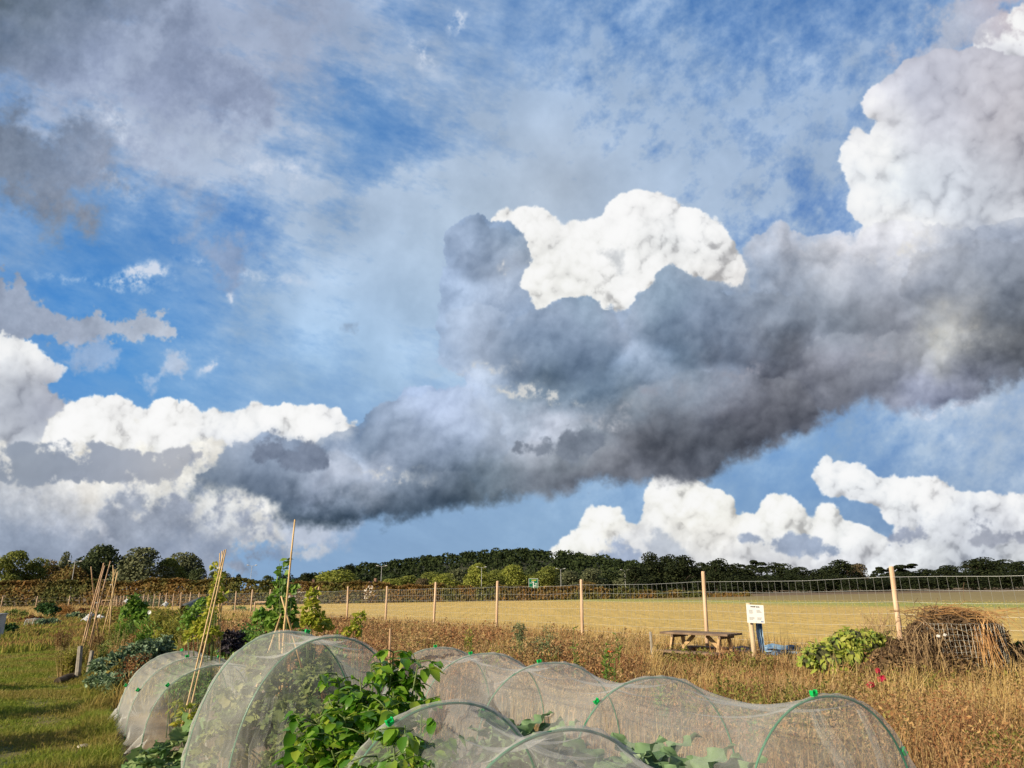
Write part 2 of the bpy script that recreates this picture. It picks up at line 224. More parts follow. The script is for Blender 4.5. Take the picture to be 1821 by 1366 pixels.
    # small dark scuds in front
    for poly,col in (([(445,795),(480,785),(540,790),(590,812),(580,825),(520,828),(470,815),(430,822)],(112,124,146)),([(1000,780),(1030,765),(1055,780),(1050,805),(1020,820),(1000,800)],(116,126,142)),([(920,790),(950,782),(975,790),(965,797),(930,800)],(120,130,146))):
        put(softc(poly,6,[(poly[0][0],poly[0][1])+col],10,.85,1.3,6))
    lum=img.mean(-1,keepdims=True); img=lum+(img-lum)*.93
    return np.clip(img,0,255)/255.
import bpy, bmesh, random
from mathutils import Vector, Matrix
random.seed(11); RN=np.random.RandomState(5)
sc=bpy.context.scene; COL=sc.collection
# ---------------------------------------------------------------- camera and image-to-world helpers
F_=1262.; PITCH=math.radians(16.09); CP,SP=math.cos(PITCH),math.sin(PITCH); EYE=1.65
GA,GB=.01434,-.00345
def gz(x,y):
    return GA*x+GB*y
def ray(px,py):
    a=(px-910.5)/F_; b=-(py-683.)/F_
    return Vector((a,CP-b*SP,SP+b*CP))
def P(px,py,Y):
    d=ray(px,py); t=Y/d.y; return Vector((d.x*t,Y,EYE+d.z*t))
def G(px,py):
    d=ray(px,py); t=-EYE/(d.z-GA*d.x-GB*d.y); return Vector((d.x*t,d.y*t,EYE+d.z*t))
def GY(px,Y):
    z=0
    for _ in range(4):
        zc=Y*CP+(z-EYE)*SP; x=(px-910.5)/F_*zc; z=gz(x,Y)
    return Vector((x,Y,z))
def MPP(Y): return Y/1313.      # metres per photo pixel near the horizon at depth Y
cam=bpy.data.objects.new('camera',bpy.data.cameras.new('camera')); COL.objects.link(cam); sc.camera=cam
cam.location=(0,0,EYE); cam.rotation_euler=(math.pi/2+PITCH,0,0)
cam.data.sensor_fit='HORIZONTAL'; cam.data.sensor_width=36; cam.data.lens=36*F_/1821; cam.data.clip_end=5000; cam.data.clip_start=.05
# ---------------------------------------------------------------- tagging
def tag(o,label=None,cat=None,group=None,kind=None):
    if label: o['label']=label
    if cat: o['category']=cat
    if group: o['group']=group
    if kind: o['kind']=kind
    return o
def empty(name,loc=(0,0,0),rz=0):
    o=bpy.data.objects.new(name,None); COL.objects.link(o); o.location=loc; o.rotation_euler=(0,0,rz); o.empty_display_size=.1; return o
def link(name,me,parent=None,mat=None):
    o=bpy.data.objects.new(name,me); COL.objects.link(o)
    if parent is not None: o.parent=parent
    if mat is not None:
        if not me.materials: me.materials.append(mat)
    return o
def copy_tree(o,parent=None,loc=None,rz=None,scale=None):
    c=o.copy(); COL.objects.link(c)
    if parent is not None: c.parent=parent
    if loc is not None: c.location=loc
    if rz is not None: c.rotation_euler=(0,0,rz)
    if scale is not None: c.scale=scale
    for ch in o.children: copy_tree(ch,c)
    return c
ORD=['first','second','third','fourth','fifth','sixth','seventh','eighth','ninth','tenth','eleventh','twelfth','thirteenth','fourteenth','fifteenth','sixteenth','seventeenth','eighteenth','nineteenth','twentieth']
# ---------------------------------------------------------------- materials
def srgb(c): return tuple((x/12.92 if x<=.04045 else ((x+.055)/1.055)**2.4) for x in c)
class NT:
    def __init__(s,m): s.t=m.node_tree; s.n=s.t.nodes; s.l=s.t.links
    def a(s,typ,**k):
        n=s.n.new(typ)
        for q,v in k.items():
            if q.startswith('i_'): n.inputs[q[2:].replace('_',' ')].default_value=v
            else: setattr(n,q,v)
        return n
    def c(s,a,b): s.l.new(a,b)
    def ramp(s,fac,stops,interp='LINEAR'):
        r=s.n.new('ShaderNodeValToRGB'); e=r.color_ramp.elements; r.color_ramp.interpolation=interp
        while len(e)>2: e.remove(e[-1])
        for i,(p,c) in enumerate(stops):
            if i<2: q=e[i]; q.position=p
            else: q=e.new(p)
            q.color=(c[0],c[1],c[2],1)
        s.l.new(fac,r.inputs[0]); return r.outputs[0]
def newmat(name):
    m=bpy.data.materials.new(name); m.use_nodes=True; m.node_tree.nodes.clear(); return m,NT(m)
def leafmat(name,cols,rough=.55,trans=.35,noise=0,ncols=None,spec=.35):
    m,t=newmat(name); g=t.a('ShaderNodeNewGeometry'); n=len(cols)
    c=t.ramp(g.outputs['Random Per Island'],[(i/max(1,n-1),q) for i,q in enumerate(cols)])
    if ncols:
        tc=t.a('ShaderNodeTexCoord'); nz=t.a('ShaderNodeTexNoise',i_Scale=noise,i_Detail=3.); t.c(tc.outputs['Object'],nz.inputs['Vector'])
        r=t.ramp(nz.outputs['Fac'],[(.42,(0,0,0)),(.58,(1,1,1))])
        c2=t.ramp(g.outputs['Random Per Island'],[(i/max(1,len(ncols)-1),q) for i,q in enumerate(ncols)])
        mx=t.a('ShaderNodeMix',data_type='RGBA'); t.c(r,mx.inputs['Factor']); t.c(c,mx.inputs['A']); t.c(c2,mx.inputs['B']); c=mx.outputs['Result']
    b=t.a('ShaderNodeBsdfPrincipled',i_Roughness=rough); b.inputs['Specular IOR Level'].default_value=spec; t.c(c,b.inputs['Base Color'])
    tr=t.a('ShaderNodeBsdfTranslucent'); t.c(c,tr.inputs['Color'])
    ms=t.a('ShaderNodeMixShader'); ms.inputs[0].default_value=trans; t.c(b.outputs[0],ms.inputs[1]); t.c(tr.outputs[0],ms.inputs[2])
    o=t.a('ShaderNodeOutputMaterial'); t.c(ms.outputs[0],o.inputs[0]); return m
def surf(name,c1,c2=None,scale=8.,rough=.8,bump=.0,stretch=(1,1,1),metal=0.,detail=5.,lo=.35,hi=.65,bscale=None):
    m,t=newmat(name); b=t.a('ShaderNodeBsdfPrincipled',i_Roughness=rough,i_Metallic=metal); o=t.a('ShaderNodeOutputMaterial'); t.c(b.outputs[0],o.inputs[0])
    if c2 is None: b.inputs['Base Color'].default_value=(*c1,1)
    else:
        tc=t.a('ShaderNodeTexCoord'); mp=t.a('ShaderNodeMapping'); mp.inputs['Scale'].default_value=stretch; t.c(tc.outputs['Object'],mp.inputs[0])
        nz=t.a('ShaderNodeTexNoise',i_Scale=scale,i_Detail=detail); t.c(mp.outputs[0],nz.inputs['Vector'])
        t.c(t.ramp(nz.outputs['Fac'],[(lo,c1),(hi,c2)]),b.inputs['Base Color'])
        if bump:
            n2=t.a('ShaderNodeTexNoise',i_Scale=bscale or scale*2,i_Detail=6.); t.c(mp.outputs[0],n2.inputs['Vector'])
            bp=t.a('ShaderNodeBump',i_Strength=bump,i_Distance=.02); t.c(n2.outputs['Fac'],bp.inputs['Height']); t.c(bp.outputs[0],b.inputs['Normal'])
    return m
# ---------------------------------------------------------------- fast meshes
def mesh_np(name,V,Fc,mat=None,smooth=False):
    V=np.asarray(V,np.float32); Fc=np.asarray(Fc,np.int32); k=Fc.shape[1]; n=len(Fc)
    me=bpy.data.meshes.new(name); me.vertices.add(len(V)); me.vertices.foreach_set('co',V.ravel())
    me.loops.add(n*k); me.loops.foreach_set('vertex_index',Fc.ravel()); me.polygons.add(n)
    me.polygons.foreach_set('loop_start',np.arange(0,n*k,k,dtype=np.int32)); me.polygons.foreach_set('loop_total',np.full(n,k,np.int32))
    if smooth: me.polygons.foreach_set('use_smooth',np.ones(n,bool))
    me.update(calc_edges=True)
    if mat: me.materials.append(mat)
    return me
class MB:
    """collects polygons, tubes and boxes for one mesh"""
    def __init__(s): s.v=[]; s.f=[]
    def add(s,V,Fs):
        b=len(s.v); s.v+= [tuple(q) for q in V]; s.f+=[tuple(i+b for i in f) for f in Fs]
    def box(s,c,d,M=None):
        x,y,z=d[0]/2,d[1]/2,d[2]/2; V=[Vector((i*x,j*y,k*z)) for i in(-1,1) for j in(-1,1) for k in(-1,1)]
        if M: V=[M@v for v in V]
        c=Vector(c); s.add([c+v for v in V],[(0,1,3,2),(4,6,7,5),(0,4,5,1),(2,3,7,6),(0,2,6,4),(1,5,7,3)])
    def bar(s,a,b,w,h,up=(0,0,1)):
        a,b=Vector(a),Vector(b); d=(b-a).normalized(); u=Vector(up); r=d.cross(u)
        if r.length<1e-3: r=d.cross(Vector((0,1,0)))
        r.normalize(); u=r.cross(d); V=[]
        for p in(a,b):
            for i,j in((-1,-1),(1,-1),(1,1),(-1,1)): V.append(p+r*i*w/2+u*j*h/2)
        s.add(V,[(0,3,2,1),(4,5,6,7),(0,1,5,4),(1,2,6,5),(2,3,7,6),(3,0,4,7)])
    def tube(s,pts,rad,n=6,cap=True):
        pts=[Vector(p) for p in pts]; m=len(pts); rad=rad if hasattr(rad,'__len__') else [rad]*m; V=[]; prev=None
        for i,p in enumerate(pts):
            d=(pts[min(i+1,m-1)]-pts[max(i-1,0)]).normalized()
            r=prev-d*prev.dot(d) if prev is not None else d.cross(Vector((.3,.2,1)) if abs(d.z)<.9 else Vector((1,.1,0)))
            if r.length<1e-5: r=d.orthogonal()
            r.normalize(); prev=r; u=d.cross(r)
            for k in range(n):
                t=k*2*math.pi/n; V.append(p+(r*math.cos(t)+u*math.sin(t))*rad[i])
        Fs=[(i*n+k,i*n+(k+1)%n,(i+1)*n+(k+1)%n,(i+1)*n+k) for i in range(m-1) for k in range(n)]
        if cap: Fs+=[tuple(range(n))[::-1],tuple(range((m-1)*n,m*n))]
        s.add(V,Fs)
    def build(s,name,mat,parent=None,smooth=False,loc=None,bevel=0):
        me=bpy.data.meshes.new(name); me.from_pydata([tuple(v) for v in s.v],[],s.f)
        if smooth: me.polygons.foreach_set('use_smooth',[True]*len(me.polygons))
        me.materials.append(mat); me.update(); o=link(name,me,parent)
        if loc is not None: o.location=loc
        if bevel:
            b=o.modifiers.new('bevel','BEVEL'); b.width=bevel; b.segments=2; b.limit_method='ANGLE'
        return o
def unit(a): return a/np.maximum(np.linalg.norm(a,axis=-1,keepdims=True),1e-9)
def blades(Pt,h,w,lean,curve=.5):
    """tapered curved blades, three triangles each"""
    N=len(Pt); an=RN.rand(N)*6.283; r=np.stack([np.cos(an),np.sin(an),np.zeros(N)],1)*w[:,None]*.5
    L=np.concatenate([lean,np.zeros((N,1))],1); up=np.array([0,0,1.])
    m=Pt+up*h[:,None]*.55+L*h[:,None]*.55*(1-curve); t=Pt+up*(h*(1-.25*np.linalg.norm(lean,axis=1)))[:,None]+L*h[:,None]
    V=np.stack([Pt-r,Pt+r,m-r*.8,m+r*.8,t],1).reshape(-1,3); b=np.arange(N)[:,None,None]*5
    Fc=(b+np.array([[0,1,3],[0,3,2],[2,3,4]])).reshape(-1,3); return V,Fc
def quads(C,nrm,size,asp=1.6,roll=None):
    """leaf-sized pointed quads round points, facing nrm"""
    N=len(C); q=unit(RN.randn(N,3)) if roll is None else roll
    a=unit(np.cross(nrm,q)); b=np.cross(nrm,a); s=np.asarray(size).reshape(-1,1)
    V=np.stack([C-b*s*asp*.5,C+a*s*.5+nrm*s*.12,C+b*s*asp*.5,C-a*s*.5+nrm*s*.12],1).reshape(-1,3)
    Fc=np.arange(N*4).reshape(-1,4); return V,Fc
def leafshape(Base,Dir,Nrm,L,W,kind='ovate',cup=.15,droop=.35):
    """real leaf blades: base, direction, normal; folded on the midrib and bending down"""
    prof={'ovate':((0,.03),(.12,.36),(.35,.5),(.62,.40),(.85,.17),(1,.0)),'round':((-.08,.22),(.1,.46),(.4,.56),(.7,.48),(.92,.24),(1,.02)),
          'lobed':((-.12,.28),(.08,.50),(.25,.36),(.48,.56),(.68,.30),(1,.02)),'narrow':((0,.03),(.2,.3),(.45,.42),(.7,.32),(.88,.16),(1,0))}[kind]
    N=len(Base); d=unit(Dir); n=unit(Nrm-d*(Nrm*d).sum(1,keepdims=True)); s=np.cross(d,n); L=np.asarray(L)[:,None]; W=np.asarray(W)[:,None]
    cols=[]
    wv=RN.rand(N,1)*6.28
    for k,(t,w) in enumerate(prof):
        c=Base+d*L*t*(1-.12*droop*t)-n*L*droop*t*t*.55
        e=n*W*(cup*w*2+ .10*np.sin(k*2.3+wv)); e2=n*W*(cup*w*2+.10*np.sin(k*1.9+wv+2))
        cols.append(np.stack([c-s*W*w+e,c-n*W*.0,c+s*W*w+e2],1))
    V=np.stack(cols,1).reshape(N,-1,3); m=len(prof); fs=[]
    for k in range(m-1):
        a=k*3; fs+=[[a,a+1,a+4,a+3],[a+1,a+2,a+5,a+4]]
    Fc=(np.arange(N)[:,None,None]*(m*3)+np.array(fs)).reshape(-1,4); return V.reshape(-1,3),Fc
def bigleaf(Base,Dir,Nrm,L,W,lob=0.,cup=.3,droop=.6,ruf=.08,n=9,m=7):
    """large leaves as small ruffled sheets with a raised midrib and side veins"""
    Vs=[];Fs=[];b=0
    for p,d,nn,l,w in zip(np.asarray(Base,float),unit(np.asarray(Dir,float)),np.asarray(Nrm,float),L,W):
        nn=nn-d*(nn@d); nn/=np.linalg.norm(nn)+1e-9; s=np.cross(d,nn); ph=RN.rand(3)*6.28; t=np.linspace(0,1,n)[:,None]; u=np.linspace(-1,1,m)[None,:]
        wd=np.sin(np.pi*np.clip(t*.93+.07,0,1)**.80)**.88*(1-.12*t); wd=wd*(1+lob*np.sin(t*15+ph[0])*np.abs(u))
        x=u*wd*w*.5*(1+.05*np.sin(t*23+ph[1])); y=t*l*(1-.10*droop*t)+np.abs(u)*wd*w*.10*(1-2*t)-lob*.2*w*(1-t)*u*u
        z=-droop*.45*l*t*t+cup*w*.5*(u*wd)**2+ruf*w*np.abs(u)**1.5*np.sin(t*17+ph[2]+u*2)+.012*w*np.sin(t*38+np.abs(u)*5)*(1-np.abs(u))
        V=p+x[...,None]*s+y[...,None]*d+z[...,None]*nn; Vs.append(V.reshape(-1,3)); i=np.arange(n-1)[:,None]*m+np.arange(m-1)[None]
        Fs.append(np.stack([i,i+1,i+m+1,i+m],-1).reshape(-1,4)+b); b+=n*m
    return np.concatenate(Vs),np.concatenate(Fs)
def merge(lst):
    b=0; Vs=[]; Fs=[]
    if len({q[1].shape[1] for q in lst})>1: lst=[(V,Fc if Fc.shape[1]==3 else np.concatenate([Fc[:,:3],Fc[:,[0,2,3]]])) for V,Fc in lst]
    for V,Fc in lst:
        Vs.append(V); Fs.append(Fc+b); b+=len(V)
    return np.concatenate(Vs),np.concatenate(Fs)
# ---------------------------------------------------------------- light and sky
SUN_AZ=math.radians(-126); SUN_EL=math.radians(24)      # azimuth from +Y, clockwise positive
sun_dir=Vector((math.sin(SUN_AZ)*math.cos(SUN_EL),math.cos(SUN_AZ)*math.cos(SUN_EL),math.sin(SUN_EL)))
sl=bpy.data.lights.new('sun','SUN'); sl.energy=5.0; sl.angle=math.radians(.55); sl.color=(1,.85,.62)
so=bpy.data.objects.new('sun',sl); COL.objects.link(so); so.rotation_euler=(-sun_dir).to_track_quat('-Z','Y').to_euler(); so.location=(-30,-20,30)
def make_world():
    ch=sky_chart(); H,W,_=ch.shape
    AZM,E0,E1=math.radians(50),math.radians(-2),math.radians(52); TW,TH=2200,1180
    az=((np.arange(TW)+.5)/TW*2-1)*AZM; el=E0+(np.arange(TH)+.5)/TH*(E1-E0); A,E=np.meshgrid(az,el)
    dx,dy,dz=np.sin(A)*np.cos(E),np.cos(A)*np.cos(E),np.sin(E)
    f=dy*CP+dz*SP; f=np.maximum(f,.15); px=910.5+F_*dx/f; py=683-F_*(-dy*SP+dz*CP)/f
    u=(px-X0)/ST; v=(py-Y0)/ST
    def refl(a,n): a=np.abs(a); a=np.mod(a,2*(n-2)); return np.where(a>n-2,2*(n-2)-a,a)
    u=refl(u,W); v=refl(v,H); i=u.astype(int); j=v.astype(int); a=(u-i)[...,None]; b=(v-j)[...,None]
    c=(ch[j,i]*(1-a)+ch[j,i+1]*a)*(1-b)+(ch[j+1,i]*(1-a)+ch[j+1,i+1]*a)*b
    c=np.where(c<=.04045,c/12.92,((c+.055)/1.055)**2.4)
    im=bpy.data.images.new('cloud_map',TW,TH,float_buffer=True); out=np.ones((TH,TW,4),np.float32); out[...,:3]=c
    im.pixels.foreach_set(out.ravel()); im.update(); im.pack()
    w=bpy.data.worlds.new('World'); sc.world=w; w.use_nodes=True; w.node_tree.nodes.clear(); t=NT(w)
    tc=t.a('ShaderNodeTexCoord'); sx=t.a('ShaderNodeSeparateXYZ'); t.c(tc.outputs['Generated'],sx.inputs[0])
    def M(op,a,b=None,c=None):
        n=t.a('ShaderNodeMath',operation=op)
        for i,q in enumerate((a,b,c)):
            if q is None: continue
            if isinstance(q,(int,float)): n.inputs[i].default_value=q
            else: t.c(q,n.inputs[i])
        return n.outputs[0]
    az=M('ARCTAN2',sx.outputs[0],sx.outputs[1]); el=M('ARCSINE',sx.outputs[2])
    u=M('MULTIPLY_ADD',az,.5/AZM,.5); v=M('MULTIPLY_ADD',el,1/(E1-E0),-E0/(E1-E0))
    cb=t.a('ShaderNodeCombineXYZ'); t.c(u,cb.inputs[0]); t.c(v,cb.inputs[1])
    it=t.a('ShaderNodeTexImage',image=im,interpolation='Linear',extension='MIRROR'); t.c(cb.outputs[0],it.inputs[0])
    sky=t.a('ShaderNodeTexSky',sky_type='NISHITA',sun_disc=False,sun_elevation=SUN_EL,sun_rotation=SUN_AZ,air_density=1.0,dust_density=.6,ozone_density=1.5)
    sm=t.a('ShaderNodeVectorMath',operation='SCALE'); t.c(sky.outputs[0],sm.inputs[0]); sm.inputs['Scale'].default_value=.075
    s1=t.a('ShaderNodeMapRange',interpolation_type='SMOOTHSTEP'); t.c(el,s1.inputs['Value']); s1.inputs['From Min'].default_value=math.radians(47); s1.inputs['From Max'].default_value=math.radians(60)
    s2=t.a('ShaderNodeMapRange',interpolation_type='SMOOTHSTEP'); t.c(M('ABSOLUTE',az),s2.inputs['Value']); s2.inputs['From Min'].default_value=math.radians(75); s2.inputs['From Max'].default_value=math.radians(110)
    fac=M('MAXIMUM',s1.outputs[0],s2.outputs[0]); mx=t.a('ShaderNodeMix',data_type='RGBA'); t.c(fac,mx.inputs['Factor']); t.c(it.outputs[0],mx.inputs['A']); t.c(sm.outputs[0],mx.inputs['B'])
    bg=t.a('ShaderNodeBackground'); t.c(mx.outputs['Result'],bg.inputs[0]); bg.inputs[1].default_value=.78
    o=t.a('ShaderNodeOutputWorld'); t.c(bg.outputs[0],o.inputs[0])
    w.cycles.sampling_method='MANUAL'; w.cycles.sample_map_resolution=512
make_world()
sc.view_settings.view_transform='Standard'; sc.view_settings.look='None'; sc.view_settings.exposure=.36; sc.view_settings.gamma=1
sc.cycles.max_bounces=8; sc.cycles.diffuse_bounces=3; sc.cycles.transparent_max_bounces=24; sc.cycles.glossy_bounces=2; sc.cycles.transmission_bounces=3
sc.cycles.caustics_reflective=False; sc.cycles.caustics_refractive=False
try: sc.cycles.use_denoising=True; sc.cycles.denoiser='OPENIMAGEDENOISE'; sc.cycles.denoising_prefilter='ACCURATE'
except Exception: pass
# ---------------------------------------------------------------- coordinates along (l) and across (s) the plots
def sl_(x,y): return .866*x+.5*y, -.5*x+.866*y
def xy_(s,l): return .866*s-.5*l, .5*s+.866*l
FK0=Vector((6.68,13.0)); FV=Vector((-2.387,3.60))     # fence: post k stands at FK0+k*FV
def fence_pt(k): p=FK0+FV*k; return Vector((p.x,p.y,gz(p.x,p.y)))
def fence_side(x,y):   # >0 beyond the fence
    return ((x-FK0.x)*FV.y-(y-FK0.y)*FV.x)/FV.length
# ---------------------------------------------------------------- ground, field, path, hill
def sheet(name,xs,ys,zf,mat,mask=None):
    X,Y=np.meshgrid(xs,ys); Z=zf(X,Y); V=np.stack([X,Y,Z],-1).reshape(-1,3); n=len(xs); m=len(ys)
    i=np.arange(m-1)[:,None]*n+np.arange(n-1)[None]; Fc=np.stack([i,i+1,i+n+1,i+n],-1).reshape(-1,4)
    if mask is not None:
        c=V[Fc].mean(1); Fc=Fc[mask(c[:,0],c[:,1])]
    return tag(link(name,mesh_np(name,V,Fc,mat,True)),kind='structure')
def far_z(X,Y):
    z=gz(X,Y); z=np.where(Y>300,gz(X,300),z); z=np.where(X<-150,gz(-150,np.minimum(Y,300)),z); return np.clip(z,-6,6)
m_soil=surf('soil_and_litter',(.09,.060,.035),(.24,.16,.075),1.3,.95,.6,bscale=18.)
def nonuni(a,b,near,step,grow=1.12):
    o=[near]; d=step
    while o[-1]<b: o.append(o[-1]+d); d*=grow
    q=[near-step]; d=step
    while q[-1]>a: q.append(q[-1]-d); d*=grow
    return np.array(q[::-1]+o)
gx_=nonuni(-900,900,0,.5); gy_=nonuni(-40,1500,8,.5)
sheet('ground',gx_,gy_,lambda X,Y:far_z(X,Y)-.03,m_soil)
def hedge_y(x): return np.interp(x,[-200,-60,0,110,300],[128,128,134,165,190])
def field_mat():
    m,t=newmat('stubble_field'); tc=t.a('ShaderNodeTexCoord'); sx=t.a('ShaderNodeSeparateXYZ'); t.c(tc.outputs['Object'],sx.inputs[0])
    def M(op,a,b=None,c=None):
        n=t.a('ShaderNodeMath',operation=op)
        for i,q in enumerate((a,b,c)):
            if q is None: continue
            if isinstance(q,(int,float)): n.inputs[i].default_value=q
            else: t.c(q,n.inputs[i])
        return n.outputs[0]
    nz=t.a('ShaderNodeTexNoise',i_Scale=.05,i_Detail=5.); t.c(tc.outputs['Object'],nz.inputs['Vector'])
    nf=t.a('ShaderNodeTexNoise',i_Scale=2.2,i_Detail=6.); t.c(tc.outputs['Object'],nf.inputs['Vector'])
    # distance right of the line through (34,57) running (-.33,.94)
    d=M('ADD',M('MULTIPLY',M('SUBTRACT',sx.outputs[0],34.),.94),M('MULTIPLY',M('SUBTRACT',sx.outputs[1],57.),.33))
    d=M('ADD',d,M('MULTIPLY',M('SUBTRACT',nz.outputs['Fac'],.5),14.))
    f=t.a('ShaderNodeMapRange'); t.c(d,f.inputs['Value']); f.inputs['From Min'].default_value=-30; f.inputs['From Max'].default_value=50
    c=t.ramp(f.outputs[0],[(0,(.68,.475,.14)),(.30,(.64,.45,.14)),(.37,(.50,.42,.11)),(.42,(.34,.38,.08)),(.50,(.34,.34,.08)),(.55,(.33,.26,.10)),(1,(.28,.215,.085))])  # last brown stops paint the cloud-shadowed far strip into the crop colour
    mp=t.a('ShaderNodeMapping'); mp.inputs['Rotation'].default_value=(0,0,math.radians(-33)); mp.inputs['Scale'].default_value=(1.1,.03,1); t.c(tc.outputs['Object'],mp.inputs[0])
    rows=t.a('ShaderNodeTexNoise',i_Scale=1.6,i_Detail=4.); t.c(mp.outputs[0],rows.inputs['Vector'])
    mx=t.a('ShaderNodeMix',data_type='RGBA',blend_type='MULTIPLY'); mx.inputs['Factor'].default_value=.75; t.c(c,mx.inputs['A'])
    t.c(t.ramp(rows.outputs['Fac'],[(.3,(.80,.82,.76)),(.7,(1.14,1.12,1.08))]),mx.inputs['B'])
    mx2=t.a('ShaderNodeMix',data_type='RGBA',blend_type='MULTIPLY'); mx2.inputs['Factor'].default_value=.8; t.c(mx.outputs['Result'],mx2.inputs['A'])
    t.c(t.ramp(nf.outputs['Fac'],[(.3,(.6,.6,.55)),(.7,(1.2,1.2,1.2))]),mx2.inputs['B'])
    b=t.a('ShaderNodeBsdfPrincipled',i_Roughness=.95); t.c(mx2.outputs['Result'],b.inputs['Base Color'])
    bp=t.a('ShaderNodeBump',i_Strength=.6,i_Distance=.15); t.c(nf.outputs['Fac'],bp.inputs['Height']); t.c(bp.outputs[0],b.inputs['Normal'])
    o=t.a('ShaderNodeOutputMaterial'); t.c(b.outputs[0],o.inputs[0]); return m
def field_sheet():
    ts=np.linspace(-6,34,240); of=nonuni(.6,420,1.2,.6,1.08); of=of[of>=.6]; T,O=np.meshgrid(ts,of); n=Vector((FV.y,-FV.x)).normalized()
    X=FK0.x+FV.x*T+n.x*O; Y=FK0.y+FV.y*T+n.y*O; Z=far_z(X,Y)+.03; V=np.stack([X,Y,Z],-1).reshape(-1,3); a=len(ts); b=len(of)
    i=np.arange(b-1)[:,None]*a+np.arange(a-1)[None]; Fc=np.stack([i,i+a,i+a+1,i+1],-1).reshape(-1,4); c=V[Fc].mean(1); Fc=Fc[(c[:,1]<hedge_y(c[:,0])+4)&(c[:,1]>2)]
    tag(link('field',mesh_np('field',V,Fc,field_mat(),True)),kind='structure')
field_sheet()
# ================================================================ the far background
# wooded hill
RIDGE=[(380,1050),(450,1036),(530,1028),(575,1024),(620,1014),(660,1004),(700,1000),(760,993),(830,987),(880,982),(930,980),(1000,984),(1060,991),(1110,999),(1200,1012),(1350,1026),(1600,1034),(2000,1040)]
HY=520.
def hill_top(x,y=HY):
    px=910.5+x/HY*1313; py=np.interp(px,[r[0] for r in RIDGE],[r[1] for r in RIDGE]); return (1047-py)*HY/1313*1.0+EYE-5.5
xs=np.linspace(-420,620,110); ys=np.linspace(330,760,40)
def hill_z(X,Y):
    h=hill_top(X); k=np.where(Y<HY,np.clip((Y-330)/(HY-330),0,1),np.clip(1-(Y-HY)/400,0,1)); k=k*k*(3-2*k)
    return -4+(h+4)*k*(Y/HY*.0+1.)
sheet('hill',xs,ys,hill_z,surf('woodland_floor',(.03,.04,.015),(.05,.05,.02),.1,.95))
def crown_pts(n,lobes,shell=.35,rs=RN):
    """points and outward normals over a set of overlapping lobes (cx,cy,cz,rx,ry,rz)"""
    L=np.array(lobes); w=(L[:,3]*L[:,5]+L[:,4]*L[:,5]+L[:,3]*L[:,4]); w=w/w.sum(); k=rs.choice(len(L),n,p=w)
    d=unit(rs.randn(n,3)); d[:,2]=np.where(d[:,2]<-.55,-d[:,2],d[:,2]); r=1-shell*rs.rand(n)**1.5
    C=L[k,:3]+d*L[k,3:6]*r[:,None]; N=unit(d/L[k,3:6]); return C,N
def crown_mesh(name,lobes,n,size,mat,jit=.7,asp=1.2,norm=True):
    C,N=crown_pts(n,lobes); Nn=unit(N+RN.randn(n,3)*jit); V,Fc=quads(C,Nn,size*(.6+.8*RN.rand(n)),asp)
    if norm:
        q=np.percentile(V[:,2],99.7); V[:,2]/=q; V[:,:2]/=np.percentile(np.abs(V[:,0]),99)*2
    return mesh_np(name,V,Fc,mat)
def lobes_for(w,h,seed,n=14,base=.12,kind='round'):
    r=random.Random(seed); L=[]
    for i in range(n):
        t=(i+.5)/n
        if kind=='round':
            z=h*(base+.15+.70*t); rr=w*.5*math.sin(math.pi*min(1,.22+.70*t))**.8; q=r.uniform(.15,.75)
        elif kind=='cone':
            z=h*(base+.80*t); rr=w*.5*(1.02-t)**.8; q=r.uniform(.2,.7)
        elif kind=='flat':
            z=h*(.55+.38*t); rr=w*.5*(1-.4*t); q=r.uniform(.3,.9)
        elif kind=='bush':
            z=h*(.1+.72*t); rr=w*.5*math.sqrt(max(.05,1-(.85*t)**2)); q=r.uniform(.1,.8)
        a=r.uniform(0,6.28); s=r.uniform(.18,.30)*w*(.55 if kind=='flat' else 1)
        L.append((math.cos(a)*rr*q,math.sin(a)*rr*q,z,s,s,s*(.45 if kind=='flat' else r.uniform(.7,.95))))
    return L
# dark woodland over the hill: one mass
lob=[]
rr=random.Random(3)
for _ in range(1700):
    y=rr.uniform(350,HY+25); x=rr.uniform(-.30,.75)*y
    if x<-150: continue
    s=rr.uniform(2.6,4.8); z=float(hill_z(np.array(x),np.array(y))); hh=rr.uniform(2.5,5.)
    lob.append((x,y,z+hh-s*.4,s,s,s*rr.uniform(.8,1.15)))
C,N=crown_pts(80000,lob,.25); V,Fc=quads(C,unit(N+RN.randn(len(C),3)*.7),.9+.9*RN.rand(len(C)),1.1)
m_wood=leafmat('woodland_leaves',[(0.020,0.032,0.013),(0.033,0.049,0.019),(0.049,0.067,0.023)],.9,.1,spec=.1)  # cloud shadow over the hill is put into these dark leaf colours
tag(link('hill_woodland',mesh_np('hill_woodland',V,Fc,m_wood)),kind='stuff')
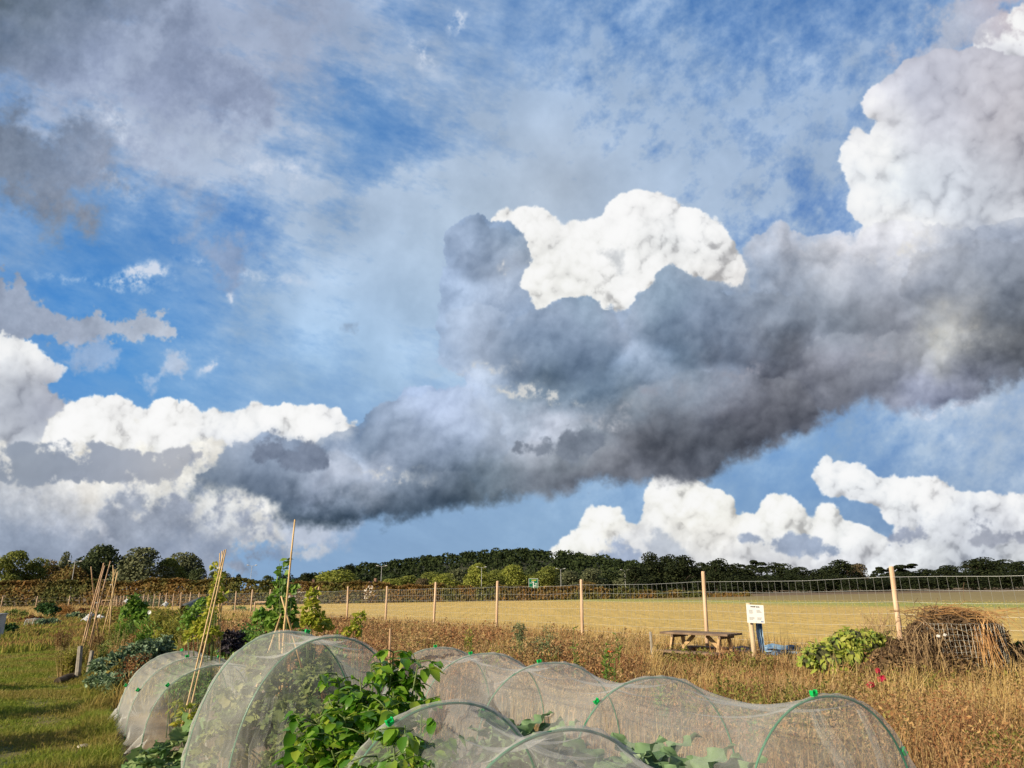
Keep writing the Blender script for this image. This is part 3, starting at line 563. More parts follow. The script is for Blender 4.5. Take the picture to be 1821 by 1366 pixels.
# leaf materials of the trees
G_OL=leafmat('olive_leaves',[(0.117,0.146,0.035),(0.186,0.215,0.047),(0.254,0.273,0.058)],.7,.25,spec=.2)
G_DK=leafmat('dark_leaves',[(0.035,0.055,0.023),(0.058,0.082,0.031),(0.094,0.113,0.043)],.75,.2,spec=.2)
G_GY=leafmat('grey_green_leaves',[(0.088,0.108,0.055),(0.137,0.156,0.078),(0.195,0.205,0.108)],.75,.2,spec=.2)
G_YL=leafmat('yellow_green_leaves',[(0.176,0.215,0.039),(0.273,0.312,0.058),(0.370,0.370,0.078)],.7,.3,spec=.2)
G_BR=leafmat('brown_green_leaves',[(0.137,0.108,0.039),(0.234,0.146,0.049),(0.176,0.176,0.049)],.75,.2,spec=.2)
G_BK=leafmat('shaded_pine_leaves',[(0.014,0.022,0.012),(0.023,0.033,0.014),(0.039,0.048,0.019)],.85,.1,spec=.1)  # near-black tones carry the cloud shadow on the right treeline as leaf colour
G_PU=leafmat('purple_brown_leaves',[(0.088,0.069,0.049),(0.137,0.098,0.058),(0.117,0.117,0.058)],.8,.15,spec=.1)
m_bark=surf('bark',(.045,.035,.026),(.10,.08,.06),6,.9,.5,(1,1,.3))
def trunk(h,w,r0,parent,seed=0):
    r=random.Random(seed); b=MB(); top=Vector((r.uniform(-.04,.04)*h,0,h*.72)); b.tube([(0,0,-.4),(r.uniform(-.02,.02)*h,0,h*.35),top],[r0,r0*.7,r0*.25],7)
    for i in range(6):
        z=h*r.uniform(.25,.6); a=r.uniform(0,6.28); e=Vector((math.cos(a)*w*.33,math.sin(a)*w*.33,z+h*.18)); b.tube([(0,0,z),e*.5+Vector((0,0,z*.5+h*.02)),e],[r0*.4,r0*.28,r0*.1],5)
    return b.build('trunk',m_bark,parent)
protos={}
def tree(px,py,wpx,Y,kind,mat,label,seed,cat='tree',grp=None,leaf=None,base=1052):
    k=MPP(Y)*math.sqrt(1+((px-910)/1313)**2*0); g=GY(px,Y); g.z=float(far_z(g.x,g.y)); h=P(px,py,Y).z-g.z; w=wpx*k
    key=(kind,mat.name,seed%3)
    name='bush' if cat=='bush' else 'tree'
    if key not in protos:
        n={'round':4200,'cone':3000,'flat':2200,'bush':3800}[kind]
        protos[key]=crown_mesh('crown_'+kind,lobes_for(1,1,seed*7+1,18 if kind!='flat' else 10,kind=kind),n,.040,mat)
    o=empty(name,g,random.Random(seed).uniform(0,6.28)); tag(o,label,cat,grp)
    c=link('crown',protos[key],o); c.scale=(w*.95,w*.95,h*.985)
    trunk(h,w,h*.022,o,seed)
    return o
left=[(12,976,62,'round',G_OL,'feathery olive-green tree cut by the left edge of the photo'),(52,990,56,'round',G_OL,'second tree from the left edge, olive green and rounded'),
 (78,994,50,'round',G_BR,'reddish-brown tinged tree left of the tall leaning street lamp'),(108,979,36,'bush',G_GY,'small green treetop standing up directly behind the tall leaning street lamp'),(112,1003,62,'bush',G_BR,'low brown-green tree crossed by the tall leaning street lamp'),
 (143,992,52,'round',G_DK,'dark tree just right of the tall leaning street lamp'),(171,967,78,'round',G_DK,'tallest dark green tree of the left group, with a domed top'),(206,984,36,'round',G_DK,'narrow dark tree in the gap between the domed tree and the broad grey-green tree'),
 (243,971,88,'round',G_GY,'broad grey-green tree in the middle of the left group'),(290,990,56,'round',G_OL,'lower olive tree between the two grey-green trees'),(322,980,72,'round',G_GY,'grey-green tree with a sloping right side, last big one of the left group'),(352,1008,44,'bush',G_DK,'low dark tree at the right foot of the left group')]
for i,(a,b,c,d,e,l) in enumerate(left): tree(a,b+2,c*1.12,205+(i*7)%25,d,e,l,i,grp='trees behind the left hedge')
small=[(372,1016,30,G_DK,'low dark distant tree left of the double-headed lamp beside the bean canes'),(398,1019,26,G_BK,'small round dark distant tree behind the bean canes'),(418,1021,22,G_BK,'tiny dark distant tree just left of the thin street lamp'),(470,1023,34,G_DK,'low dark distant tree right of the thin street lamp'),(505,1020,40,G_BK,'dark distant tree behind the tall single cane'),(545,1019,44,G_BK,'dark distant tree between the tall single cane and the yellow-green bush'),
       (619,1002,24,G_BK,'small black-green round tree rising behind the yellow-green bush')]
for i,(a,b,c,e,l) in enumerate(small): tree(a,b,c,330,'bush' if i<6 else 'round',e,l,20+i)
mid=[(592,1010,72,'bush',G_YL,'wide yellow-green bush left of the house gable'),(690,1026,44,'bush',G_YL,'low yellow-green tree right of the house gable'),(722,1020,44,'round',G_OL,'olive tree left of the purple-brown bush'),(752,1025,36,'bush',G_PU,'purple-brown round bush in the sunlit tree row'),(768,1014,50,'round',G_OL,'olive tree rising behind the purple-brown bush'),
 (792,1016,44,'round',G_YL,'yellow-green tree right of the purple-brown bush'),(820,1020,44,'bush',G_OL,'low olive tree left of the street lamp in the middle of the tree row'),(848,998,44,'round',G_YL,'tall pale yellow-green tree behind the middle street lamp'),(812,1008,36,'round',G_GY,'grey-green tree top left of the tall pale tree'),(880,1010,46,'round',G_OL,'olive tree right of the middle street lamp'),
 (914,1001,50,'round',G_YL,'bright sunlit tree with a high dome left of the green road sign'),(944,1008,36,'round',G_DK,'dark tree directly behind the green road sign'),(975,1004,50,'round',G_OL,'broad olive tree right of the green road sign'),(1012,1012,48,'round',G_GY,'grey-green tree by the street lamp right of the road sign'),(1046,1030,36,'bush',G_BR,'low ochre bush between two street lamps'),
 (1052,1008,48,'round',G_GY,'grey-green tree behind the low ochre bush'),(1088,1010,48,'round',G_DK,'dark green tree left of the lamp nearest to the woodland edge'),(1125,1012,50,'round',G_GY,'grey-green tree right of the lamp nearest to the woodland edge'),(1165,1014,52,'round',G_OL,'olive tree under the tall black-green treetops'),(1205,1016,46,'round',G_DK,'dark tree beside the small far lamp'),(1250,1022,50,'bush',G_DK,'low dark tree behind the split fence post right of centre'),(1290,1028,50,'bush',G_DK,'low dark bush where the hedge ends on the right')]
for i,(a,b,c,d,e,l) in enumerate(mid): tree(a,b+3,c*1.25,270+(i*13)%30,d,e,l,40+i,grp='trees behind the hedge',cat='bush' if 'bush' in l else 'tree')
right=[(1130,1004,40,'round'),(1160,980,40,'cone'),(1186,984,42,'round'),(1218,986,52,'round'),(1252,998,36,'round'),(1276,991,42,'round'),(1308,1000,44,'round'),(1340,994,36,'flat'),(1340,1005,50,'round'),(1386,998,48,'round'),(1424,1006,50,'round'),(1462,1008,50,'round'),(1500,994,56,'round'),(1528,1000,34,'round'),
 (1572,1006,36,'flat'),(1575,1022,50,'bush'),(1614,1000,46,'flat'),(1612,1014,60,'round'),(1652,1010,50,'round'),(1690,1003,54,'round'),(1744,989,58,'round'),(1786,993,56,'round'),(1822,996,56,'round')]
rl=['low black-green tree left of the jagged treetop','jagged pointed black-green treetop, first tall one of the right treeline','dense dark tree just right of the jagged treetop','wide dark tree, second right of the jagged treetop','narrow dark tree in a dip of the right treeline','upright dark tree left of the flat-topped pine','dark tree touching the left side of the flat-topped pine','flat-topped dark pine behind the white notice board','dark tree under the flat-topped pine','dark tree right of the flat-topped pine','second dark tree right of the flat-topped pine','dark tree left of the broad brownish dome','broad dark dome left of the gap in the treeline','thin brownish dark tree sloping down to the gap in the treeline',
 'small layered cedar in the gap behind the tall fence post','low dark bush under the small layered cedar','umbrella-shaped dark pine right of the tall fence post','dark tree under the umbrella-shaped pine','dark tree right of the umbrella-shaped pine','dark tree over the compost heap','highest dark dome near the right edge','dark tree right of the highest dome near the right edge','dark tree cut by the right edge of the photo']
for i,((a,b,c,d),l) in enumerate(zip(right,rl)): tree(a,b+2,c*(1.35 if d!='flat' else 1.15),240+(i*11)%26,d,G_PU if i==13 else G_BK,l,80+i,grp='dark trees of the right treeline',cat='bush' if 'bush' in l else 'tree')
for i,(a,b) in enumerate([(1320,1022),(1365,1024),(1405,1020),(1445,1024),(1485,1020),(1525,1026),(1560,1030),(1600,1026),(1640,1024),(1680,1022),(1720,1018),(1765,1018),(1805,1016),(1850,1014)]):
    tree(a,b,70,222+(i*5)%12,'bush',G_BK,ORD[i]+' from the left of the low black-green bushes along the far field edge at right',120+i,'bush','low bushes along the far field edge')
# long hedge along the far side of the field
def hedge(px0,px1,tops,label,n,mat):
    pts=[]; nrm=[]
    xs=np.linspace(px0,px1,60); pxs=px0+(px1-px0)*RN.rand(n)
    Yh=np.array([hedge_y(((p-910)/1313)*135.) for p in pxs]); x=(pxs-910.5)/1313*Yh*1.0
    top=np.interp(pxs,[t[0] for t in tops],[t[1] for t in tops]); zt=EYE+(1047-top)*Yh/1313; g=far_z(x,Yh)
    zt=zt+.35*np.sin(x*.9+1)*np.sin(x*.37)+.25*RN.randn(n)*.4; u=RN.rand(n); H_=np.maximum(zt-g,.5)
    face=RN.rand(n)<.62
    z=np.where(face,g+H_*u,zt-.25*RN.rand(n)); y=np.where(face,Yh-1.1+.9*(u**3)+.35*np.sin(x*1.7+z*2)*.5+.3*RN.randn(n)*.5,Yh-1+2.2*RN.rand(n))
    C=np.stack([x,y,z],1); N=np.where(face[:,None],np.array([[0,-1,.3]]),np.array([[0,-.2,1]]))+RN.randn(n,3)*.55
    V,Fc=quads(C,unit(N),.22+.28*RN.rand(n),1.2); o=empty('hedge',(float(x.mean()),float(Yh.mean()),0)); tag(o,label,'hedge')
    V=V-np.array(o.location)[None]; link('foliage',mesh_np('hedge_foliage',V,Fc,mat),o)
m_hedge=leafmat('hedge_leaves',[(0.058,0.074,0.023),(0.108,0.121,0.035),(0.166,0.146,0.043)],.75,.2,noise=.22,ncols=[(0.137,0.098,0.035),(0.254,0.137,0.043),(0.176,0.146,0.049)],spec=.15)
hedge(-160,505,[(-200,1034),(60,1036),(100,1033),(200,1036),(300,1031),(380,1033),(450,1031),(505,1040)],'long brown and green hedge in front of the left trees',17000,m_hedge)
hedge(505,1330,[(505,1040),(560,1036),(640,1037),(700,1040),(760,1042),(860,1043),(950,1044),(1050,1046),(1150,1050),(1250,1054),(1330,1057)],'long low hedge between the golden field and the green road sign',15000,m_hedge)
# street lamps
m_steel=surf('galvanised_steel',(.42,.43,.44),(.55,.56,.57),20,.5,metal=.3)
m_lamp=surf('lamp_head_grey',(.62,.63,.64),None,rough=.5)
lamps=[(121,999,195,'tall pale street lamp standing in front of the left trees'),(442,1006,250,'thin street lamp with two heads just right of the bean canes'),(676,1007,232,'double-headed street lamp right of the house gable'),(856,1009,240,'double-headed street lamp in front of the tall pale tree'),(998,1012,250,'double-headed street lamp first right of the green road sign'),(1113,1014,262,'double-headed street lamp second right of the green road sign'),(1206,1016,275,'faint street lamp third right of the green road sign'),(1280,1018,290,'farthest and faintest street lamp, fourth right of the green road sign')]
lm=None
for px,py,Y,l in lamps:
    g=GY(px,Y); g.z=float(far_z(g.x,g.y)); top=P(px,py,Y).z
    if lm is None:
        lm=empty('street_lamp',g); tag(lm,l,'street lamp','street lamps along the road behind the hedge'); h0=top-g.z
        b=MB(); b.tube([(0,0,-.2),(0,0,1.6),(0,0,1.62),(0,0,h0)],[.14,.14,.10,.065],8); b.build('pole',m_steel,lm)
        for sx in(-1,1):
            b=MB(); b.tube([(0,0,h0-.25),(sx*.5,0,h0-.02),(sx*1.0,0,h0+.1)],[.055,.05,.04],6); b.build('arm',m_steel,lm)
            b=MB(); b.tube([(sx*.95,0,h0+.09),(sx*1.1,0,h0+.12),(sx*1.5,0,h0+.19),(sx*1.75,0,h0+.18)],[.07,.15,.16,.06],8); b.build('lamp_head',m_lamp,lm)
        lm.rotation_euler=(0,0,.25)
    else:
        o=copy_tree(lm,loc=g,rz=.15,scale=(1,1,(top-g.z)/h0)); o['label']=l
# green road sign
m_green=surf('sign_green',(.0,.16,.07),None,rough=.4); m_white=surf('sign_white',(.8,.8,.8),None,rough=.5); m_yel=surf('sign_yellow',(.75,.6,.08),None,rough=.5)
Y=225.; k=MPP(Y); c=P(948.5,1038,Y); g=gz(c.x,Y); so_=empty('road_sign',(c.x,Y,g),.05); tag(so_,'large green road direction sign with white arrows above the hedge','road sign')
cz=c.z-g; w=16.5*k; h=17.5*k
b=MB(); b.box((0,0,cz),(w,.08,h)); b.build('panel',m_green,so_)
b=MB()
for s in(-1,1): b.box((s*w*.492,-.046,cz),(.09,.012,h)); b.box((0,-.0465,cz+s*h*.492),(w,.012,.09))
b.build('border',m_white,so_)
b=MB(); b.bar((-.0,-.05,cz-h*.42),(0,-.05,cz+h*.12),.26,.012,(0,1,0)); b.bar((0,-.056,cz-h*.22),(w*.36,-.056,cz-h*.14),.2,.012,(0,1,0)); b.bar((0,-.054,cz+h*.1),(-w*.2,-.054,cz+h*.2),.2,.012,(0,1,0)); b.add([(-.28,-.052,cz+h*.1),(.28,-.052,cz+h*.1),(0,-.052,cz+h*.24)],[(0,1,2)])
b.build('arrow',m_white,so_)
for i,(x0,x1,z,m_) in enumerate(((-.25,.35,.36,m_yel),(-.15,.28,.30,m_yel),(.16,.4,.02,m_white),(.16,.36,-.04,m_white),(.1,.4,-.32,m_white),(-.42,-.16,.06,m_white))):
    b=MB(); b.box(((x0+x1)/2*w,-.05,cz+z*h),((x1-x0)*w,.012,.11)); b.build('lettering',m_,so_)
for s in(-1,1):
    b=MB(); b.tube([(s*w*.3,.12,-.2),(s*w*.3,.12,cz+h*.45)],.09,8); b.build('post',m_steel,so_)
# two houses half hidden by the hedge
m_roof=surf('roof_tiles',(.16,.09,.07),(.24,.14,.10),4,.9); m_wall=surf('render_wall',(.55,.5,.45),None); m_roof2=surf('brown_roof_tiles',(.13,.09,.07),(.19,.13,.10),4,.9)
m_glassd=surf('window_glass',(.03,.035,.04),None,rough=.1)
def house(px,py,wpx,Y,label,mr,gable):
    c=P(px,py,Y); g=float(far_z(c.x,Y)); w=wpx*MPP(Y); h=c.z-g; o=empty('house',(c.x,Y,g),gable); tag(o,label,'house')
    e=h*.66; d=w*.8; b=MB(); b.box((0,0,e/2-.1),(w,d,e+.2))
    b.add([(-w/2,-d/2,e),(-w/2,d/2,e),(-w/2,0,h-.1)],[(0,1,2)]); b.add([(w/2,-d/2,e),(w/2,d/2,e),(w/2,0,h-.1)],[(0,2,1)]); b.build('wall',m_wall,o)
    b=MB()
    for s in(-1,1): b.add([(-w/2-.4,s*(d/2+.4),e-.3),(w/2+.4,s*(d/2+.4),e-.3),(w/2+.4,0,h),(-w/2-.4,0,h),(-w/2-.4,s*(d/2+.4),e-.1),(w/2+.4,s*(d/2+.4),e-.1),(w/2+.4,0,h+.2),(-w/2-.4,0,h+.2)],[(0,1,2,3),(4,7,6,5),(0,4,5,1),(3,2,6,7),(0,3,7,4),(1,5,6,2)])
    b.build('roof',mr,o)
    for s in(-.25,.25): b=MB(); b.box((s*w,-d/2-.02,e*.6),(1.2,.08,1.1)); b.build('window',m_glassd,o)
    b=MB(); b.box((w*.3,0,h+.4),(.7,.7,1.3)); b.build('chimney',m_roof,o)
house(664,1035,26,212,'house with a pale gable and reddish roof showing between hedge and trees',m_roof,1.25)
house(541,1037,52,215,'long brown-roofed house just behind the hedge, left of the yellow-green bush',m_roof2,.1)
# ================================================================ deer fence
m_stake=surf('peeled_fence_wood',(.50,.33,.21),(.74,.55,.39),3.,.8,.5,(6,6,.5))
m_wire=surf('galvanised_wire',(.58,.60,.58),None,rough=.45,metal=.5)
def post_mesh(h,r):
    b=MB(); b.tube([(0,0,-.2),(0.01,0,h*.5),(0,0,h-.03),(0,0,h)],[r,r*.97,r*.94,r*.86],9); return b
fn=empty('wire_fence',fence_pt(0)); tag(fn,'deer fence of tall peeled wooden posts and square wire mesh running along the field','fence')
o0=None
for k in range(-1,32):
    p=fence_pt(k)-fence_pt(0); hgt=1.98+.05*math.sin(k*2.1)
    if o0 is None: o0=post_mesh(1.98,.045).build('post',m_stake,fn,True); q=o0
    else: q=o0.copy(); COL.objects.link(q)
    q.location=p; q.rotation_euler=(.02*math.sin(k*1.3),.025*math.cos(k*2.7),k*1.1); q.scale=(1,1,hgt/1.98)
    q.parent=fn
ls=[0,.15,.30,.45,.62,.79,.98,1.18,1.38,1.58,1.80]
wb=MB(); n=int(FV.length/.155)
for k in range(-1,31):
    a=fence_pt(k)-fence_pt(0); c=fence_pt(k+1)-fence_pt(0); nn=n if k<9 else n//2 if k<16 else n//4
    for i in range(nn):
        t=i/nn; p=a.lerp(c,t); sag=.012*math.sin(t*9+k); r=.0021 if k<4 else .0028
        top=1.80-.03*math.sin(math.pi*t)
        wb.tube([p+Vector((sag,0,.02)),p+Vector((sag+.02,-.01,.9)),p+Vector((sag,0,top))],r,3,False)
    for z in ls:
        pts=[a.lerp(c,t)+Vector((0,0,z-(.03 if z>1 else .015)*math.sin(math.pi*t)+.006*math.sin(t*11+z*7+k))) for t in (0,.2,.4,.6,.8,1)]
        wb.tube(pts,.0015 if z<1.8 else .0022,3,False)
wb.build('wire_mesh',m_wire,fn)
# the fence that turns off to the left at the far corner
f2=empty('wire_fence',GY(204,111)); f2.rotation_euler=(0,0,0); tag(f2,'far stretch of post and wire fence in front of the left hedge','fence')
for i,px in enumerate([-60,0,62,120]):
    g=GY(px,106); g.z=float(far_z(g.x,g.y)); q=o0.copy(); COL.objects.link(q); q.parent=f2; q.location=g-Vector(f2.location); q.scale=(1.6,1.6,1)
b=MB()
for z in(.3,.8,1.3,1.7):
    g0=GY(-90,106); g1=GY(178,110); b.tube([g0-Vector(f2.location)+Vector((0,0,z)),g1-Vector(f2.location)+Vector((0,0,z))],.006,3,False)
b.build('wire',m_wire,f2)
def gate(px0,px1,Y,label):
    a=GY(px0,Y); c=GY(px1,Y); o=empty('field_gate',a); tag(o,label,'gate'); d=c-a; b=MB(); h=1.25
    for u in((Vector((0,0,.1)),Vector((0,0,h))),(d+Vector((0,0,.1)),d+Vector((0,0,h))),(Vector((0,0,h)),d+Vector((0,0,h))),(Vector((0,0,.1)),d+Vector((0,0,.1)))): b.tube(u,.045,6)
    b.build('frame',m_stake,o); b=MB()
    for z in(.35,.6,.85): b.tube([Vector((0,0,z)),d+Vector((0,0,z))],.02,5)
    b.build('rail',m_stake,o)
gate(179,206,109,'pale gate frame at the far left corner of the field fence'); gate(450,497,44,'low wooden rail frame by the fence behind the bean canes')
# ================================================================ net tunnels
def net_mat():
    m,t=newmat('insect_netting'); tc=t.a('ShaderNodeTexCoord')
    n1=t.a('ShaderNodeTexNoise',i_Scale=1.6,i_Detail=4.); t.c(tc.outputs['Object'],n1.inputs['Vector'])
    mp=t.a('ShaderNodeMapping'); mp.inputs['Scale'].default_value=(11,11,1.1); t.c(tc.outputs['Object'],mp.inputs[0])
    n2=t.a('ShaderNodeTexNoise',i_Scale=2.4,i_Detail=5.,i_Roughness=.65); t.c(mp.outputs[0],n2.inputs['Vector'])
    lw=t.a('ShaderNodeLayerWeight',i_Blend=.35)
    def M(op,a,b,c=None):
        n=t.a('ShaderNodeMath',operation=op)
        for i,q in enumerate((a,b,c)):
            if q is None: continue
            if isinstance(q,(int,float)): n.inputs[i].default_value=q
            else: t.c(q,n.inputs[i])
        return n.outputs[0]
    f=M('MULTIPLY_ADD',M('POWER',lw.outputs['Facing'],1.6),.42,.075)
    f=M('ADD',f,M('MULTIPLY',M('SUBTRACT',n1.outputs['Fac'],.5),.10)); f=M('ADD',f,M('MULTIPLY',M('POWER',n2.outputs['Fac'],4.),.50))
    f=M('MINIMUM',f,.9)
    d=t.a('ShaderNodeBsdfDiffuse'); d.inputs[0].default_value=(.84,.86,.85,1); tr=t.a('ShaderNodeBsdfTranslucent'); tr.inputs[0].default_value=(.78,.80,.77,1)
    m1=t.a('ShaderNodeMixShader'); m1.inputs[0].default_value=.45; t.c(d.outputs[0],m1.inputs[1]); t.c(tr.outputs[0],m1.inputs[2])
    tp=t.a('ShaderNodeBsdfTransparent'); ms=t.a('ShaderNodeMixShader'); t.c(f,ms.inputs[0]); t.c(tp.outputs[0],ms.inputs[1]); t.c(m1.outputs[0],ms.inputs[2])
    o=t.a('ShaderNodeOutputMaterial'); t.c(ms.outputs[0],o.inputs[0]); return m
m_net=net_mat()
m_hoop=surf('green_plastic_hoop',(.010,.13,.065),(.02,.19,.10),6,.35); m_clip=surf('bright_green_clip',(.0,.42,.09),None,rough=.45); m_string=surf('white_string',(.7,.7,.68),None)
def hoop_prof(u,H,W):
    """u in -1..1 -> (across, height): a rounded arch, straighter near the ground"""
    th=u*math.pi/2*1.0; return W*math.copysign(abs(math.sin(th))**.92,u), H*max(0,math.cos(th))**.78
def tunnel(label,hoops,perp,sag=.12,pinch=.10,ends=(None,None),clips=(),seed=1,grp='green-hooped net tunnels over the beds'):
    """hoops: (x,y,H,W) front to back; ends: (length,height factor) of the gathered net in front and behind"""
    r=random.Random(seed); g0=Vector((hoops[0][0],hoops[0][1],gz(*hoops[0][:2]))); o=empty('net_tunnel',g0); tag(o,label,'net tunnel',grp)
    perp=Vector((*perp,0)).normalized(); ax=(Vector(hoops[-1][:2])-Vector(hoops[0][:2])).normalized(); ax=Vector((ax.x,ax.y,0))
    NU=120; rows=[]; wob=[r.uniform(0,6.28) for _ in range(8)]
    def section(c,H,W,k,fold,low):
        row=[]
        for i in range(NU+1):
            u=-1+2*i/NU; a,z=hoop_prof(u,H,W)
            f=(fold+.030*max(0,abs(u)-.55))*(math.sin(u*19+wob[0]+k*1.2)*.5+math.sin(u*37+wob[1]+k*.8+math.sin(k*2))*.4+math.sin(u*67+wob[2]+k*2.1)*.35)
            q=1+f; e=abs(u)
            if e>.90: a+=math.copysign((e-.90)*1.6*(.5+.5*math.sin(k*7+wob[3]+u)),u)
            p=c+perp*a*q+Vector((0,0,z*q+.004+(.02*abs(math.sin(u*40+k*3)) if e>.9 else 0)))
            p.z+=gz(p.x,p.y)-gz(c.x,c.y)+gz(c.x,c.y); row.append(p-g0)
        return row
    seq=[]; n=len(hoops)
    if ends[0]:
        L,q=ends[0]; h=hoops[0]
        for j in range(14,0,-1):
            t=j/14; s=(1-t)**.55*(1-q)+q; hh=max(.10,math.cos(min(1,t)*math.pi/2)**.75); seq.append((Vector((h[0],h[1],0))-ax*L*t,h[2]*hh,h[3]*(1-.45*t*t),-t*3,.004+.10*t*t))
    for i in range(n-1):
        a,c=hoops[i],hoops[i+1]
        for j in range(12):
            t=j/12; s=4*t*(1-t); s=s**.8
            seq.append((Vector((a[0],a[1],0)).lerp(Vector((c[0],c[1],0)),t),(a[2]*(1-t)+c[2]*t)*(1-sag*s),(a[3]*(1-t)+c[3]*t)*(1-pinch*s),i+t,(.007+.022*s)))
    h=hoops[-1]; seq.append((Vector((h[0],h[1],0)),h[2],h[3],n-1,.004))
    if ends[1]:
        L,q=ends[1]
        for j in range(1,15):
            t=j/14; hh=max(.10,math.cos(t*math.pi/2)**.75); seq.append((Vector((h[0],h[1],0))+ax*L*t,h[2]*hh,h[3]*(1-.45*t*t),n-1+t*3,.004+.10*t*t))
    rows=[section(*q,0) for q in seq]; V=[p for row in rows for p in row]; m=NU+1
    Fc=[(i*m+k,i*m+k+1,(i+1)*m+k+1,(i+1)*m+k) for i in range(len(rows)-1) for k in range(NU)]
    link('net',mesh_np('net',V,Fc,m_net,True),o)
    for i,(x,y,H,W) in enumerate(hoops):
        b=MB(); c=Vector((x,y,gz(x,y)))-g0; pts=[]
        for j in range(41):
            a,z=hoop_prof(-1+j/20,H-.012,W-.012); pts.append(c+perp*a+Vector((0,0,z if 0<j<40 else -.05)))
        b.tube(pts,.0072,8); hp=b.build('hoop',m_hoop,o,True)
        for ci,u in clips:
            if ci!=i: continue
            a,z=hoop_prof(u,H,W); p=c+perp*a+Vector((0,0,z)); nrm=Vector((perp.x*math.sin(u*1.5),perp.y*math.sin(u*1.5),math.cos(u*1.5))).normalized(); M=nrm.to_track_quat('Z','X').to_matrix()
            b=MB(); b.box(p+nrm*.006,(.036,.026,.020),M); b.box(p+nrm*.022,(.044,.007,.022),M)
            for s in(-1,1): b.box(p+nrm*.020+M@Vector((s*.018,0,0)),(.008,.028,.028),M)
            b.build('clip',m_clip,hp,bevel=.003)
    return o
def axis_perp(h):
    d=Vector(h[-1][:2])-Vector(h[0][:2]); return (d.y,-d.x)
hr=[(1.87,4.6,1.03,.74),(1.12,6.08,.985,.82),(.38,7.56,.97,.82),(-.33,9.04,.95,.82),(-1.02,10.5,.92,.80)]
tunnel('longest net tunnel, in the right foreground, five hoops over cabbages',hr,axis_perp(hr),.135,.08,((.28,0),(.5,0)),((0,-.06),(0,.62),(1,-.42),(2,-.08),(2,-.66),(3,-.12),(3,-.72),(4,-.03)),3)
hf=[(.80,2.66,1.03,.80),(.215,3.57,1.045,.74),(-.37,4.42,1.05,.72)]
tunnel('low front net tunnel cut by the bottom edge of the photo, over lantern-fruit plants',hf,axis_perp(hf),.13,.10,(None,(.75,0)),((1,.62),(2,-.3)),5)
hb=[(-1.44,6.0,1.33,.74),(-2.0,6.63,1.345,.75)]
tunnel('tallest net tunnel, left of the leafy lantern-fruit bush',hb,(.80,.60),.04,.03,((.4,0),(.35,0)),((1,.15),(0,.45)),7)
hl=[(-3.50,9.15,.86,.78),(-4.12,9.95,.89,.76),(-4.72,10.8,.90,.72)]
tunnel('small low net tunnel beside the grass path',hl,(.80,.60),.05,.05,((.4,0),(.5,0)),((0,-.5),(1,-.66),(2,-.7),(2,0.),(1,.2),(0,.35),(1,-.1)),9)
# ================================================================ bamboo canes
m_cane=surf('bamboo',(.50,.33,.14),(.66,.47,.24),5,.5,.2,(3,3,1)); m_cane2=surf('weathered_bamboo',(.36,.22,.12),(.52,.34,.20),5,.6,.2,(3,3,1))
def cane(a,c,parent,r=.0085,mat=None):
    a,c=Vector(a),Vector(c); b=MB(); n=max(4,int((c-a).length/.28)); pts=[]; rad=[]
    bw=Vector((random.uniform(-1,1),random.uniform(-1,1),0))*.012
    for i in range(n):
        t=i/(n-1); p=a.lerp(c,t)+bw*math.sin(t*3.14); rr=r*(1.1-.35*t)
        d=(c-a)*(.012/(c-a).length)
        if 0<i<n-1: pts+=[p-d,p,p+d]; rad+=[rr,rr*1.25,rr]
        else: pts.append(p); rad.append(rr)
    b.tube(pts,rad,6); o=b.build('cane',mat or m_cane,parent,True); return o
def wigwam(label,base,canes,r=.0085,mat=None,ties=()):
    o=empty('cane_wigwam',base); tag(o,label,'bean poles','bamboo cane supports')
    for (p0,y0,p1,y1) in canes: cane(P(*p0,y0)-Vector(base),P(*p1,y1)-Vector(base),o,r,mat)
    for t in ties:
        p=P(*t[0],t[1])-Vector(base); b=MB(); b.tube([p+Vector((.035*math.cos(a),.035*math.sin(a),.012*math.sin(a*2.5))) for a in [i*.7 for i in range(19)]],.004,5); b.build('string_tie',m_string,o)
    return o
wigwam('long canes leaning from the small tunnel to a high crossing wrapped by beans',G(322,1312),[((318,1316),8.9,(399,978),9.5),((326,1314),9.0,(402,977),9.6),((387,1150),10.6,(391,984),9.9),((390,1290),10.2,(395,980),9.8),((383,1152),10.4,(396,992),9.9)],.010,ties=(((391,1010),9.7),))
wigwam('tallest cane standing alone against the sky, with shorter leaning canes at its foot',G(497,1240),[((497,1236),8.2,(524.5,924),8.2),((503,1250),8.6,(505,1110),8.7),((430,1300),7.9,(500,1092),8.8),((492,1238),8.9,(497,1120),8.8),((540,1200),8.9,(500,1060),8.7)],.0125)
wigwam('nearer bare cane wigwam on the left with widely splayed tops',G(150,1190),[((143,1160),18.0,(185,1001),18.6),((146,1162),18.1,(186,1006),18.5),((158,1150),18.3,(196.5,998),18.6),((176,1138),19.4,(162,1008),18.5),((160,1160),18.6,(184,1002),18.7)],.017,m_cane2,(((171.5,1072),18.5),))
wigwam('slimmer bare cane wigwam on the left, gathered to a tight point',G(195,1140),[((182,1128),20.5,(210,1016),21),((174,1110),21.5,(207,1012),21.2),((194,1130),20.8,(203,1012),21),((196,1108),21.8,(201,1005),21.2),((189,1120),21.3,(208,1018),21.1)],.013,None,(((198,1040),21),))
o=empty('stick',G(693,1180)); tag(o,'short reddish wooden stick beside the leafy bush top, left of the long tunnel','stick'); 
b=MB(); b.tube([P(692,1180,11.6)-Vector(o.location),P(694,1118,11.8)-Vector(o.location)],[.018,.015],7); b.build('stick_body',m_cane2,o)
